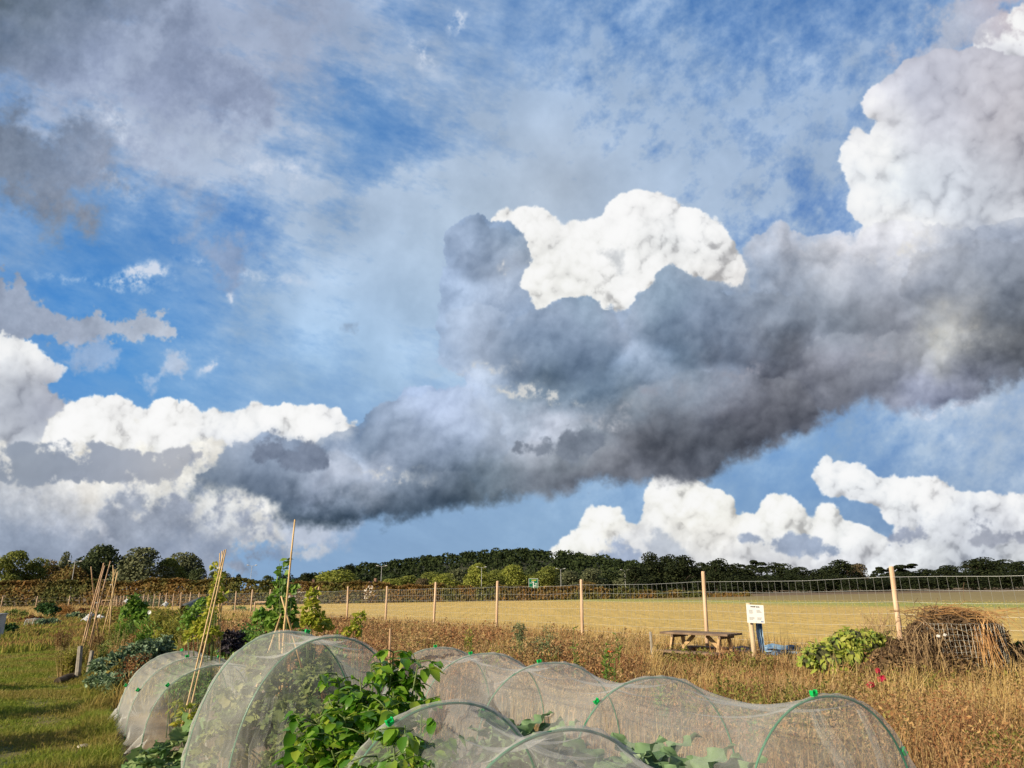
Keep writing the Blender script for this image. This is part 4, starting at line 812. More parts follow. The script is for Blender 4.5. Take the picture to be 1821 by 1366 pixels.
for nm,l,a,c,r in (('stake','weathered grey wooden stake standing by the kale bed nearest the path',(139,1196),(143,1150),.06),('stake','leaning grey stake hidden among the kale leaves',(157,1198),(164,1158),.05),('fence_stake','short weathered post left of the picnic table',(1161,1178),(1156.5,1124),.032)):
    Y=16.0 if r>.04 else 14.6; b=MB(); p0=P(*a,Y); p1=P(*c,Y+.2); b.tube([p0-Vector((0,0,.4)),p0,p1],[r,r,r*.85],7); m=surf('grey_wood_'+str(a[0]),(.20,.18,.15),(.34,.31,.27),6,.9,.4,(4,4,.4))
    q=b.build(nm,m,None); tag(q,l,'wooden stake')
# ================================================================ plants
m_stem=surf('green_stem',(.07,.13,.025),(.12,.17,.04),9,.6); m_stemy=surf('straw_stem',(.38,.28,.12),(.5,.38,.18),9,.8)
L_PHY=leafmat('lantern_fruit_leaves',[(.07,.20,.012),(.11,.28,.02),(.17,.36,.03),(.24,.42,.04),(.34,.42,.05)],.30,.48,spec=.6)
L_BEAN=leafmat('bean_leaves',[(0.090,0.200,0.027),(0.164,0.307,0.045),(0.271,0.399,0.073)],.5,.4)
L_BEANY=leafmat('yellowing_bean_leaves',[(0.239,0.319,0.032),(0.383,0.431,0.047),(0.526,0.479,0.079)],.55,.45)
L_BEAND=leafmat('dark_bean_leaves',[(0.032,0.087,0.020),(0.051,0.123,0.029),(0.087,0.174,0.043)],.5,.3)
L_KALE=leafmat('blue_green_kale_leaves',[(0.091,0.156,0.078),(0.169,0.260,0.143),(0.286,0.390,0.247),(0.117,0.182,0.104)],.6,.2,spec=.3)
L_KALEP=leafmat('purple_kale_leaves',[(0.026,0.020,0.032),(0.043,0.036,0.051),(0.072,0.065,0.072)],.6,.05)
L_CAB=leafmat('cabbage_leaves',[(.10,.19,.08),(.15,.25,.12),(.22,.32,.17)],.5,.2,spec=.35)
L_SQ=leafmat('squash_leaves',[(0.104,0.209,0.070),(0.174,0.295,0.104),(0.295,0.365,0.157)],.6,.3)
L_GRN=leafmat('green_crop_leaves',[(0.066,0.160,0.029),(0.113,0.246,0.047),(0.189,0.320,0.066)],.55,.3)
L_YEL=leafmat('yellow_green_fronds',[(.20,.22,.03),(.30,.30,.05),(.40,.34,.09)],.65,.4)
L_BRN=leafmat('brown_seed_heads',[(.12,.055,.025),(.20,.095,.045),(.30,.17,.08)],.9,.2,spec=.1)
L_CORN=leafmat('dry_maize_leaves',[(.34,.19,.06),(.48,.28,.10),(.55,.38,.18)],.8,.3)
L_DULL=leafmat('dull_weed_leaves',[(0.096,0.131,0.061),(0.148,0.182,0.086),(0.227,0.244,0.122)],.8,.2)
L_MIXG=leafmat('mixed_crop_leaves',[(.12,.19,.04),(.22,.28,.06),(.30,.30,.09)],.7,.3)
L_PALE=leafmat('pale_limp_leaves',[(.10,.17,.05),(.19,.25,.08),(.30,.34,.13),(.14,.21,.07)],.7,.35,noise=1.6,ncols=[(.34,.30,.13),(.20,.24,.08),(.08,.13,.04)])
L_ROT=leafmat('dried_vine_leaves',[(.075,.045,.025),(.15,.095,.05),(.27,.18,.09)],.9,.2)
m_lant=leafmat('papery_lanterns',[(.30,.40,.04),(.42,.48,.06),(.50,.50,.09)],.5,.45); m_yfl=leafmat('small_yellow_flowers',[(.75,.45,.02),(.85,.6,.05)],.5,.3)
def leafy(name,label,cat,base,lobes,n,L,W,mat,kind='ovate',grp=None,stems=6,stemmat=None,stemr=.006,droop=.35,upw=.5,shell=.5,seed=1,jit=.5,cup=.15):
    """plant made of real leaf blades round overlapping lobes (relative to base)"""
    o=empty(name,base); tag(o,label,cat,grp); C,N=crown_pts(n,lobes,shell)
    nn=unit(N*1.0+np.array([0,0,upw])+RN.randn(n,3)*jit); d=unit(N*np.array([1,1,.5])+RN.randn(n,3)*.5+np.array([0,0,-.25]))
    if kind=='lobed' and L>.099: V,Fc=bigleaf(C,d,nn,L*(.6+.7*RN.rand(n)),W*(.6+.7*RN.rand(n))*1.05,.16,cup,droop,.10,9,7)
    else: V,Fc=leafshape(C,d,nn,L*(.6+.7*RN.rand(n)),W*(.6+.7*RN.rand(n)),kind,cup,droop)
    link('leaves',mesh_np(name+'_leaves',V,Fc,mat,True),o)
    if stems:
        b=MB(); r=random.Random(seed)
        for i in range(stems):
            q=lobes[i%len(lobes)]; e=Vector((q[0]+r.uniform(-.4,.4)*q[3],q[1]+r.uniform(-.4,.4)*q[4],q[2]+q[5]*.5)); s=Vector((e.x*.25+r.uniform(-.03,.03),e.y*.25,0)); m_=s.lerp(e,.5)+Vector((r.uniform(-.05,.05),r.uniform(-.05,.05),e.z*.12))
            b.tube([s-Vector((0,0,.03)),m_,e],[stemr*1.4,stemr,stemr*.5],5)
        b.build('stems',stemmat or m_stem,o,True)
    return o
def blob_lobes(w,h,n,seed,d=None,z0=.0,kind='mound'):
    r=random.Random(seed); L=[]; d=d or w
    for i in range(n):
        a=r.uniform(0,6.28); q=math.sqrt(r.random())*.8; x=math.cos(a)*q*w*.5; y=math.sin(a)*q*d*.5
        if kind=='mound': zt=h*(1-.55*q*q)*r.uniform(.75,1.0)
        elif kind=='column': zt=h*r.uniform(.25,1.); x*=.7*(1.15-zt/h*.75); y*=.7
        s=min(w,d,h)*r.uniform(.16,.27); L.append((x,y,max(zt-s,s*.6)+z0,s,s,s))
    return L
# the lantern-fruit bush between the two front tunnels: branches with leaves hanging from every node
def physalis(label,base,targets,seed,leaf=.085,fruit=14,grp='lantern-fruit bushes',extra=1.0):
    r=random.Random(seed); o=empty('lantern_fruit_bush',base); tag(o,label,'fruit bush',grp); b=MB(); LB=[];LD=[];LN=[];LL=[]; fr=[]
    for (T,k) in targets:
        e=Vector(T)-Vector(base); s=Vector((r.uniform(-.06,.06),r.uniform(-.05,.05),0)); m1=s.lerp(e,.45)+Vector((-e.x*.14,-e.y*.14,e.z*.10)); m2=s.lerp(e,.78)+Vector((0,0,e.z*.03)); pts=[s,m1,m2,e]
        b.tube([pts[0],pts[0].lerp(pts[1],.5),pts[1],pts[2],pts[3]],[.016,.013,.010,.007,.004],7)
        def at(t):
            t=t*3; i=min(2,int(t)); return pts[i].lerp(pts[i+1],t-i)
        for j in range(int(k*2.0)):
            t=r.uniform(.42,1.0); p=at(t); a=r.uniform(0,6.28); out=Vector((math.cos(a),math.sin(a),r.uniform(-.1,.5))); tw=p+out*r.uniform(.05,.17)
            b.tube([p,(p+tw)/2+Vector((0,0,.01)),tw],[.005,.004,.0025],5)
            for q in range(r.randint(4,7)):
                u=p.lerp(tw,r.uniform(.35,1.1)); a2=a+r.uniform(-1.6,1.6); d=Vector((math.cos(a2),math.sin(a2),r.uniform(-.9,.15))); LB.append(u+Vector((r.uniform(-1,1),r.uniform(-1,1),r.uniform(-1,1)))*.012); LD.append(d); LN.append(Vector((r.uniform(-.5,.5),r.uniform(-.5,.5),1))); LL.append(leaf*r.uniform(.45,1.25))
            if r.random()<.5: fr.append(tw+Vector((0,0,-.035)))
    b.build('stems',m_stem,o,True); LL=np.array(LL)
    V,Fc=bigleaf(np.array(LB),np.array(LD),np.array(LN),LL,LL*.62,0,.25,.55,.05,7,5); link('leaves',mesh_np('physalis_leaves',V,Fc,L_PHY,True),o)
    r.shuffle(fr)
    for p in fr[:fruit]:
        b=MB(); s=r.uniform(.8,1.2)*.017; prof=[(0,1.25),(.55,1.0),(.95,.45),(1.0,-.1),(.8,-.7),(.4,-1.25),(.02,-1.7)]; n=10; Vv=[]
        for (rr_,z) in prof:
            for k in range(n): q=1.12 if k%2 else .92; Vv.append(p+Vector((math.cos(k*.6283)*rr_*s*q,math.sin(k*.6283)*rr_*s*q,z*s)))
        b.add(Vv,[(i*n+k,i*n+(k+1)%n,(i+1)*n+(k+1)%n,(i+1)*n+k) for i in range(len(prof)-1) for k in range(n)]); b.tube([p+Vector((0,0,1.2*s)),p+Vector((0,.004,.03+1.2*s))],.0016,4)
        b.build('lantern',m_lant,o,True)
    for p in fr[fruit:fruit+12]:
        b=MB(); q=p+Vector((0,0,.03))
        for k in range(5): a=k*1.257; b.add([q,q+Vector((math.cos(a-.4)*.012,math.sin(a-.4)*.012,-.004)),q+Vector((math.cos(a)*.018,math.sin(a)*.018,-.010)),q+Vector((math.cos(a+.4)*.012,math.sin(a+.4)*.012,-.004))],[(0,1,2,3)])
        b.build('flower',m_yfl,o)
    return o
pb=GY(668,5.0)
tg=[((700,1160),5.0,11),((745,1172),4.95,8),((722,1200),5.1,9),((640,1205),4.8,9),((598,1195),4.9,9),((585,1240),4.75,5),((625,1225),4.9,8),((700,1230),4.75,9),((740,1235),4.9,4),((660,1182),5.15,9),((690,1262),4.6,10),((655,1262),4.6,9),((612,1275),4.5,9),((560,1278),4.5,8),((527,1278),4.45,6),((590,1300),4.4,9),((648,1300),4.35,10),((690,1290),4.5,7),((545,1315),4.4,6),((590,1335),4.3,9),((640,1345),4.2,10),((690,1325),4.3,8),((530,1360),4.35,5),((600,1362),4.2,9),((660,1368),4.1,9),((735,1280),4.7,3)]
physalis('tall glossy lantern-fruit bush in front of the tallest net tunnel',pb,[(P(x,y,Y),k) for (x,y),Y,k in [((t[0][0],t[0][1]),t[1],t[2]) for t in tg]],3,.10,18)
pb=GY(740,4.1)
tg=[((720,1290),4.15,7),((750,1270),4.3,6),((700,1330),4.0,7),((760,1320),4.1,7),((690,1366),3.9,7),((740,1355),3.95,7),((770,1340),4.15,4),((780,1366),3.9,5),((670,1345),4.0,5)]
physalis('lantern-fruit bush seen dimly through the net of the low front tunnel',pb,[(P(x,y,Y),k) for ((x,y),Y,k) in tg],8,.085,9)
# brassicas under the nets
def rosette(label,px,py,Y,R,n,mat,name='cabbage_plant',cat='cabbage',grp='cabbage plants under the long net tunnel',kind='round',L=None,up=.8,seed=0):
    r=random.Random(seed+int(px)); t=P(px,py,Y); g=gz(t.x,Y); h=t.z-g; o=empty(name,(t.x,Y,g)); tag(o,label,cat,grp); B=[];D=[];Nn=[];LL=[]; b=MB(); L=L or h*.56
    for i in range(n):
        a=i*2.4+r.uniform(-.3,.3); q=i/n; el=up*(1-.75*q)+.25; bz=h*(.20+.30*(1-q)); bs=Vector((math.cos(a)*.03,math.sin(a)*.03,bz)); d=Vector((math.cos(a)*math.cos(el),math.sin(a)*math.cos(el),math.sin(el))); p=bs+d*L*.35
        b.tube([bs,p],[.009,.006],5); B.append(p); D.append(d); Nn.append(Vector((-math.cos(a)*math.sin(el),-math.sin(a)*math.sin(el),math.cos(el)))); LL.append(L*r.uniform(.8,1.1))
    LL=np.array(LL); V,Fc=bigleaf(B,D,Nn,LL*1.0,LL*.82,.05,.35,.6,.12,15,11); link('leaves',mesh_np(name+'_leaves',V,Fc,mat,True),o)
    b.tube([(0,0,-.05),(0,0,h*.5)],[.022,.014],6); b.build('stalk',m_stem,o,True); return o
cab=[(1085,1305,5.0,'leftmost cabbage plant in the gap behind the front hoop, pale and upright'),(1150,1292,5.25,'cabbage plant with tall leaves between the second and third hoop of the long tunnel'),(1205,1318,4.75,'cabbage plant right of the tallest-leaved one, broad and low'),(1262,1325,4.7,'rightmost cabbage plant of the long tunnel, rounded leaves'),(1120,1335,4.5,'cabbage plant nearest the front tunnel hoop, half hidden'),
     (960,1275,6.2,'small cabbage plant behind the sag between the front hoops'),(910,1262,6.4,'cabbage plant with a folded grey leaf, farthest left of the long tunnel')]
for px,py,Y,l in cab: rosette(l,px,py,Y,.4,16,L_CAB,L=.36)
# climbing beans, big pale foliage in the tall tunnel
def PL(px,py,Y,rx,rz,ry=None,base=(0,0,0)):
    p=P(px,py,Y)-Vector(base); k=MPP(Y); return (p.x,p.y,p.z,rx*k,(ry or rx)*k,rz*k)
bs=GY(560,6.9)
leafy('squash_plant','mass of pale squash foliage filling the tallest net tunnel','squash plant',bs,[PL(450,1300,6.6,50,50,base=bs),PL(400,1330,6.4,40,50,base=bs),PL(520,1290,6.6,60,40,base=bs),PL(560,1240,7.2,50,40,base=bs),PL(490,1240,7.2,45,38,base=bs),PL(600,1290,6.5,45,50,base=bs),PL(470,1190,7.5,30,30,base=bs),PL(420,1260,7.0,35,40,base=bs),PL(540,1345,6.0,60,40,base=bs),PL(580,1200,7.6,40,30,base=bs)],1100,.105,.10,L_PALE,'lobed',stems=14,upw=.8,cup=.2)
bs=GY(300,9.6)
leafy('carrot_patch_plant','low feathery carrot row inside the small net tunnel','carrot plant',bs,[PL(345,1215,9.6,28,22,base=bs),PL(310,1225,9.9,28,18,base=bs),PL(375,1235,9.3,22,22,base=bs),PL(330,1200,10.2,30,18,base=bs)],1500,.06,.022,L_GRN,'narrow',stems=18,upw=.2)
# squash leaves in the bottom left corner
bs=GY(285,7.3)
leafy('squash_plant','pale squash plant with big pointed leaves at the bottom left corner','squash plant',bs,[PL(275,1352,7.2,28,14,base=bs),PL(310,1342,7.2,28,18,base=bs),PL(245,1362,7.2,26,10,base=bs),PL(330,1325,7.4,16,20,base=bs),PL(300,1368,7.0,40,12,base=bs)],80,.20,.19,L_SQ,'lobed',stems=12,upw=1.6,jit=.3,cup=.12)
bs=GY(330,8.7)
leafy('young_bean_plant','young bean plant starting up the foot of the long leaning canes','bean plant',bs,[PL(312,1262,8.75,12,14,base=bs),PL(335,1270,8.7,16,16,base=bs),PL(325,1292,8.6,14,12,base=bs),PL(348,1290,8.7,16,18,base=bs)],120,.07,.06,L_BEANY,'ovate',stems=6)
# kale bed on the left of the canes
for i,(px,py,Y,w,h,l) in enumerate([(185,1180,14.3,55,45,'blue-green kale plant at the path end of the kale bed'),(215,1165,14.6,60,50,'second kale plant from the path, with broad curly leaves'),(245,1152,14.8,62,58,'kale plant in the middle of the kale bed, tallest of them'),(280,1152,15.2,55,55,'kale plant fourth from the path, beside dry stalks'),(175,1210,13.6,45,30,'low dark kale plant at the front foot of the kale bed'),(215,1205,13.4,50,36,'shaded kale plant at the front of the bed beside the small tunnel')]):
    k=MPP(Y); g=GY(px,Y); top=P(px,py-h*.45,Y).z-g.z; hh=top; ww=w*k*1.15
    leafy('kale_plant',l,'kale',g,blob_lobes(ww,hh,12,i,kind='mound'),520,.11,.085,L_KALE,'lobed','kale plants in the bed by the path',stems=5,upw=.9,cup=.35,shell=.6)
bs=GY(235,13.2); leafy('dead_flower_plant','rusty brown dried flower plant against the front of the kale bed','dried plant',bs,[PL(232,1178,13.2,12,12,base=bs),PL(250,1185,13.1,22,22,base=bs),PL(225,1200,13.0,18,16,base=bs)],420,.04,.028,L_BRN,'ovate',stems=9,stemmat=m_stemy)
# beans on the leaning canes
bs=GY(365,9.9)
leafy('climbing_bean','bright climbing bean with red flowers wound round the crossed leaning canes','bean plant',bs,[PL(368,1100,9.9,13,20,base=bs),PL(358,1120,9.9,20,16,base=bs),PL(378,1075,9.8,9,18,base=bs),PL(386,1045,9.8,8,16,base=bs),PL(391,1022,9.75,6,10,base=bs),PL(345,1132,9.9,18,12,base=bs),PL(374,1130,9.8,18,14,base=bs),PL(398,1062,9.8,5,10,base=bs),PL(380,1006,9.75,5,5,base=bs)],560,.062,.055,L_BEANY,'ovate',stems=14,upw=.3,stemr=.004)
bs=GY(352,10.4); leafy('climbing_bean','leafy green lower bean growth left of the crossed leaning canes','bean plant',bs,[PL(345,1095,10.5,16,18,base=bs),PL(335,1112,10.5,16,14,base=bs),PL(362,1078,10.4,12,14,base=bs)],240,.062,.055,L_BEAN,'ovate',stems=6,upw=.3)
bs=GY(505,9.0)
leafy('climbing_bean','dark green climbing bean beside the tallest cane','bean plant',bs,[PL(498,1048,8.9,8,16,base=bs),PL(503,1018,8.8,7,7,base=bs),PL(490,1075,9.0,10,14,base=bs),PL(514,1085,9.0,12,16,base=bs),PL(500,1105,9.0,24,16,base=bs),PL(520,1050,8.9,5,10,base=bs),PL(498,1004,8.8,4,4,base=bs),PL(512,998,8.8,3,3,base=bs),PL(470,1098,9.1,16,10,base=bs)],430,.08,.07,L_BEAN,'ovate',stems=12,upw=.2,stemr=.005)
bs=GY(556,9.6); leafy('bean_plant','yellow-green bean pyramid just right of the tallest cane','bean plant',bs,[PL(556,1062,9.6,9,14,base=bs),PL(553,1085,9.6,14,16,base=bs),PL(562,1105,9.6,20,14,base=bs),PL(575,1115,9.5,16,10,base=bs),PL(548,1108,9.6,16,12,base=bs)],420,.06,.055,L_BEANY,'ovate',stems=7,upw=.5)
bs=GY(636,10.2); leafy('bean_plant','small yellow-green leafy plant poking up right of the tallest tunnel','bean plant',bs,[PL(640,1098,10.2,9,9,base=bs),PL(634,1112,10.2,9,12,base=bs),PL(625,1124,10.2,14,8,base=bs)],150,.06,.055,L_BEANY,'ovate',stems=4)
bs=GY(412,11.2); leafy('purple_kale','dark purple kale plant between the leaning canes and the tallest tunnel','kale',bs,[PL(405,1138,11.2,14,12,base=bs),PL(422,1138,11.1,10,12,base=bs),PL(410,1150,11.0,16,10,base=bs)],330,.085,.05,L_KALEP,'lobed',stems=6,cup=.4)
for i,(px,py,Y,w,h,mat,l,n,kd,LL) in enumerate([(415,1100,13,62,24,L_GRN,'dense mid-green potato plant behind the purple kale',520,'ovate',.07),(455,1088,19,80,20,L_GRN,'low green leafy crop behind the dark climbing bean',520,'ovate',.08),(440,1110,12.4,36,22,L_BEAN,'bright green leafy plant left of the tallest tunnel top',260,'ovate',.08),(400,1112,12.8,34,22,L_GRN,'deep green plant right of the leaning canes',240,'ovate',.07),(470,1118,11.5,46,16,L_SQ,'broad-leaved squash plant behind the tallest tunnel',130,'lobed',.13),
     (590,1122,11.6,40,16,L_BEAN,'green leafy plant under the yellow-green bean pyramid',240,'ovate',.07),(530,1112,11.4,40,22,L_GRN,'dark leafy plant at the foot of the dark climbing bean',260,'ovate',.08)]):
    g=GY(px,Y); top=P(px,py-h*.5,Y).z-g.z; leafy('leafy_crop',l,'vegetable plant',g,blob_lobes(w*MPP(Y),top,12,30+i),n,LL,LL*.7,mat,kd,'leafy crops between the canes and the tunnels',stems=6)
# middle left: tall yellow-green plants, weeds, maize
def spiky(name,label,cat,px,py,Y,w,n,mat,grp=None,leafL=.05,wd=.012,seed=0,stemmat=None):
    """upright feathery plant: many thin stems set with narrow leaves"""
    g=GY(px,Y); top=P(px,py,Y).z-g.z; W=w*MPP(Y); o=empty(name,g); tag(o,label,cat,grp); r=random.Random(seed+int(px)); b=MB(); Bp=[];D=[]
    for i in range(n):
        a=r.uniform(0,6.28); q=math.sqrt(r.random()); e=Vector((math.cos(a)*q*W*.5,math.sin(a)*q*W*.5,top*r.uniform(.65,1)*(1-.25*q))); s=Vector((e.x*.45,e.y*.45,0)); b.tube([s,e],[.006,.003],4)
        for j in range(22): t=r.uniform(.25,1.02); Bp.append(s.lerp(e,t)); c=r.uniform(0,6.28); D.append((math.cos(c),math.sin(c),r.uniform(.1,1.3)))
    Bp=np.array(Bp); D=np.array(D); V,Fc=leafshape(Bp,D,RN.randn(len(Bp),3)+[0,0,1],leafL*(.5+RN.rand(len(Bp))),wd*(.7+.6*RN.rand(len(Bp))),'narrow'); link('leaves',mesh_np(name+'_l',V,Fc,mat),o); b.build('stems',stemmat or m_stem,o); return o
for i,(px,py,Y,w,mat,l,n) in enumerate([(262,1072,18,26,L_YEL,'tall yellow-green fennel plant right of the sunflower clump',26),(285,1070,18.5,34,L_YEL,'yellow-green feathery plant in the middle of the mid-left bed',36),(305,1078,17.5,34,L_YEL,'golden-green feathery plant left of the leaning canes',36),(322,1084,17,26,L_YEL,'yellow-green feathery plant closest to the leaning canes',24),(292,1098,15.8,44,L_YEL,'low feathery yellow plant in front of the taller ones',44),(252,1100,16.5,36,L_BEAN,'green feathery plant behind the kale bed',32),(218,1086,19.5,30,L_BEAN,'thin green plant beside the slimmer cane wigwam',22)]):
    spiky('feathery_plant',l,'garden plant',px,py-5,Y,w*1.2,int(n*1.9),mat,'feathery plants in the mid-left bed',.15,.030)
g=GY(240,19); leafy('sunflower_plant','tall leafy light-green sunflower clump in the mid-left bed','sunflower',g,[PL(238,1068,19,8,8,base=g),PL(246,1082,19,12,12,base=g),PL(232,1090,19,12,14,base=g),PL(250,1100,18.8,12,12,base=g)],260,.15,.12,L_BEAN,'ovate',stems=7)
for i,(px,py,Y,w,l) in enumerate([(108,1112,24,30,'brown seeding weed patch in front of the far net cloche'),(205,1100,18,44,'greenish seeding weed behind the cane wigwams'),(332,1098,14.5,46,'rusty brown weed clump left of the leaning canes'),(130,1128,17.8,44,'golden seeding weed clump between the path and the cane wigwams'),(165,1110,21,36,'reddish seeding weed clump under the slimmer cane wigwam'),(112,1142,16.5,40,'golden-green weed clump overhanging the path'),(230,1118,16.2,44,'rust-coloured weed clump right behind the kale bed'),(350,1088,17,30,'brown weed clump behind the leaning canes'),(205,1128,15.8,36,'dry orange weed clump between kale bed and wigwams')]):
    spiky('seeding_weed',l,'weed',px,py,Y,w,54,{3:L_YEL,5:L_YEL,8:L_CORN,1:L_MIXG}.get(i,L_BRN),'brown seeding weeds in the mid-left bed',.05,.018,i,m_stemy)
def GB_(px,pb): g=G(px,pb); return Vector((g.x,g.y,gz(g.x,g.y)))
def low(name,label,cat,px,pt,pb,w,mat,n=420,lf=1.,kind='ovate',grp=None,seed=0,d=1.6):
    g=GB_(px,pb); Y=g.y; top=max(.2,P(px,pt,Y).z-g.z); return leafy(name,label,cat,g,blob_lobes(w*MPP(Y),top,12,seed,d=max(w*MPP(Y)*.7,.8)),n,(.07+.0028*Y)*lf,(.05+.002*Y)*lf,mat,kind,grp,stems=4)
low('dark_shrub','dark green round shrub behind the far net cloche','shrub',82,1068,1101,44,L_BEAND,900,.8,seed=60)
for i,px in enumerate([100,108,117,123]):
    g=GB_(px,1098); o=spiky('maize_plant',['leftmost','second','third','rightmost'][i]+' dried orange maize plant behind the white cloths'+(' at the left' if i==0 else ''),'maize',px,1074+i%2*4,g.y,9,7,L_CORN,'dried maize plants',.5,.07,i,m_stemy)
for i,(px,pt,pb,w,mat,l,k) in enumerate([(72,1101,1115,22,L_KALE,'blue-green cabbage right beside the far net cloche',1),(94,1100,1113,24,L_KALE,'dark blue-green cabbage under the dried maize',1),(130,1090,1100,26,L_KALE,'blue-green cabbage clump right of the dried maize',1),(70,1120,1130,60,L_YEL,'yellowish creeping plant by the path',.8),(100,1124,1135,50,L_BEANY,'light-green creeping plant along the path edge',.8),
     (28,1082,1100,50,L_MIXG,'pale green low crop near the left edge',.7),(14,1104,1130,30,L_BEAND,'dark green clump beside the grey tank',.7),(55,1094,1106,50,L_BRN,'brownish pink seeding patch left of the dark shrub',.6),(165,1090,1104,60,L_DULL,'dull green crop row behind the cane wigwams',.8),(150,1080,1094,70,L_BRN,'russet ground plant behind the slimmer wigwam',.7),
     (225,1074,1090,70,L_MIXG,'low green crop in front of the far fence posts',.7),(275,1064,1080,50,L_DULL,'small distant green bush by the far fence posts',.7),(430,1076,1096,60,L_GRN,'rounded green crop beyond the leaning canes',.8),(355,1064,1080,40,L_DULL,'distant dull bush under the bean canes',.7),(190,1070,1082,60,L_BRN,'reddish low weeds near the far gate frame',.7)]):
    low('garden_plant',l,'garden plant',px,pt,pb,w,mat,420,k,'ovate','low crops on the left plots',60+i)
for i,(px,py,Y,w,mat,l) in enumerate([(195,1098,22,26,L_YEL,'straw-yellow weed tuft right behind the slimmer cane wigwam'),(270,1108,15.6,30,L_BEANY,'yellow-green leafy weed directly behind the tall kale'),(318,1106,14.8,28,L_YEL,'yellow weed tuft between the kale bed and the leaning canes'),(345,1118,13.6,22,L_BRN,'rusty seeding stalks at the back corner of the small tunnel'),(238,1098,17.6,26,L_CORN,'orange dried stalks left of the feathery plants'),(182,1134,16.6,28,L_MIXG,'mixed green weeds in front of the bare cane wigwams'),(122,1152,16.2,26,L_YEL,'golden tuft hanging over the log by the path')]):
    spiky('tangled_weed',l,'weed',px,py,Y,w,34,mat,'tangled weeds around the kale bed',.10,.026,i+40,m_stemy)
# weeds near the fence, centre
for i,(px,py,Y,w,mat,l) in enumerate([(925,1096,14.5,30,L_DULL,'grey-green bushy weed between two fence posts, left one'),(975,1108,14,50,L_DULL,'grey-green bushy weed between two fence posts, right one')]):
    g=GY(px,Y); top=P(px,py,Y).z-g.z; leafy('bushy_weed',l,'weed',g,blob_lobes(w*MPP(Y),top,14,90+i),360,.055,.022,mat,'narrow','bushy grey-green weeds near the fence',stems=12,upw=.1)
for i,(px,py,Y,w,mat,l) in enumerate([(880,1128,12.5,10,L_BEANY,'thin bright yellow-green weed in front of a fence post'),(1085,1130,11.5,26,L_BEAN,'green leafy weed behind the third hoop of the long tunnel'),(1102,1098,13,14,L_BEAN,'slender pale green weed left of the picnic table'),(1023,1100,12,10,L_BEAN,'slender green weed right of the middle fence post'),(830,1095,14,26,L_YEL,'leaning tuft of green and orange grass stalks'),(1180,1190,8.5,14,L_BEAN,'green weed sprig beyond the sag of the long tunnel'),(865,1130,11.6,14,L_BEANY,'small bright green sprig on top of the long tunnel line'),(1345,1250,7.5,8,L_BEAN,'thin green sprig by the last sag of the long tunnel')]):
    spiky('green_weed',l,'weed',px,py,Y,w,max(3,w//3),mat,'green weeds in the dry grass',.075,.026,i)
g=GY(1082,12.0); m_red=surf('poppy_red',(.8,.10,.02),None); p=P(1082,1162,12.0)-g
o=empty('poppy',g); tag(o,'single small orange-red poppy in the brown weeds','flower'); b=MB()
b.tube([(0,0,0),(0.01,0,p.z)],[.004,.003],5); b.build('stem',m_stem,o); b=MB()
for k in range(4): a=k*1.57; b.add([p,p+Vector((math.cos(a-.6)*.05,math.sin(a-.6)*.05,.03)),p+Vector((math.cos(a)*.07,math.sin(a)*.07,.035)),p+Vector((math.cos(a+.6)*.05,math.sin(a+.6)*.05,.03))],[(0,1,2,3)])
b.build('petals',m_red,o)
# ================================================================ grass and weeds (masses nobody could count)
def wav(x,y,k=0): return (np.sin(x*1.3+y*.7+k)+np.sin(x*.53-y*1.1+k*2)+np.sin(x*2.9+y*2.3+k*3)*.6+np.sin(-x*4.1+y*3.3+k)*.4)/3.0
def scatter(n,s0,s1,l0,l1,p=1.0,xmax=.80):
    """points in plot coordinates, denser near the camera"""
    u=RN.rand(n); L0,L1=l0+4.5,l1+4.5
    l=(L0*(L1/L0)**u)-4.5 if p==1 else l0+(l1-l0)*u
    s=s0+(s1-s0)*RN.rand(n); x=.866*s-.5*l; y=.5*s+.866*l
    k=(y>3.2)&(np.abs(x)<xmax*y+1.0); return x[k],y[k],s[k],l[k]
def fside(x,y): return ((x-FK0.x)*FV.y-(y-FK0.y)*FV.x)/FV.length
TUN=[(hr,.85),(hf,.8),(hb,.8),(hl,.8)]
def off_tunnel(x,y):
    ok=np.ones(len(x),bool)
    for h,w in TUN:
        a=np.array(h[0][:2]); b=np.array(h[-1][:2]); d=(b-a)/np.linalg.norm(b-a); q=np.stack([x,y],1)-a; t=q@d; c=np.abs(q[:,0]*d[1]-q[:,1]*d[0]); ok&=~((t>-.35)&(t<np.linalg.norm(b-a)+.45)&(c<w))
    return ok
def grass_obj(name,pieces,mat,label=None):
    V,Fc=merge(pieces); tag(link(name,mesh_np(name,V,Fc,mat)),kind='stuff')
M_GOLD=leafmat('golden_grass',[(.42,.28,.10),(.58,.42,.17),(.68,.52,.26)],.8,.35,spec=.15)
M_TAN=leafmat('rusty_weeds',[(.22,.090,.042),(.36,.175,.085),(.50,.31,.16),(.14,.065,.035)],.85,.3,noise=.75,ncols=[(.44,.27,.13),(.56,.40,.22),(.27,.25,.08),(.32,.16,.08)],spec=.1)
M_OLV=leafmat('olive_weeds',[(.16,.17,.04),(.26,.26,.06),(.36,.31,.10),(.12,.15,.035)],.75,.35,spec=.15)
M_GRN=leafmat('green_grass',[(.13,.20,.02),(.22,.29,.035),(.36,.36,.07)],.6,.4,noise=.7,ncols=[(.36,.28,.08),(.22,.24,.04),(.44,.32,.12)],spec=.25)
M_MIX=leafmat('plot_weeds',[(.16,.22,.035),(.26,.29,.05),(.40,.32,.09)],.75,.3,noise=.35,ncols=[(.30,.15,.06),(.38,.24,.10),(.20,.19,.06)],spec=.1)
def blade_set(x,y,h,w,wind=.18,z=None):
    P_=np.stack([x,y,far_z(x,y)-.02 if z is None else z],1); n=len(x); lean=np.stack([RN.randn(n)*wind+.10,RN.randn(n)*wind],1); return blades(P_,h,w,lean)
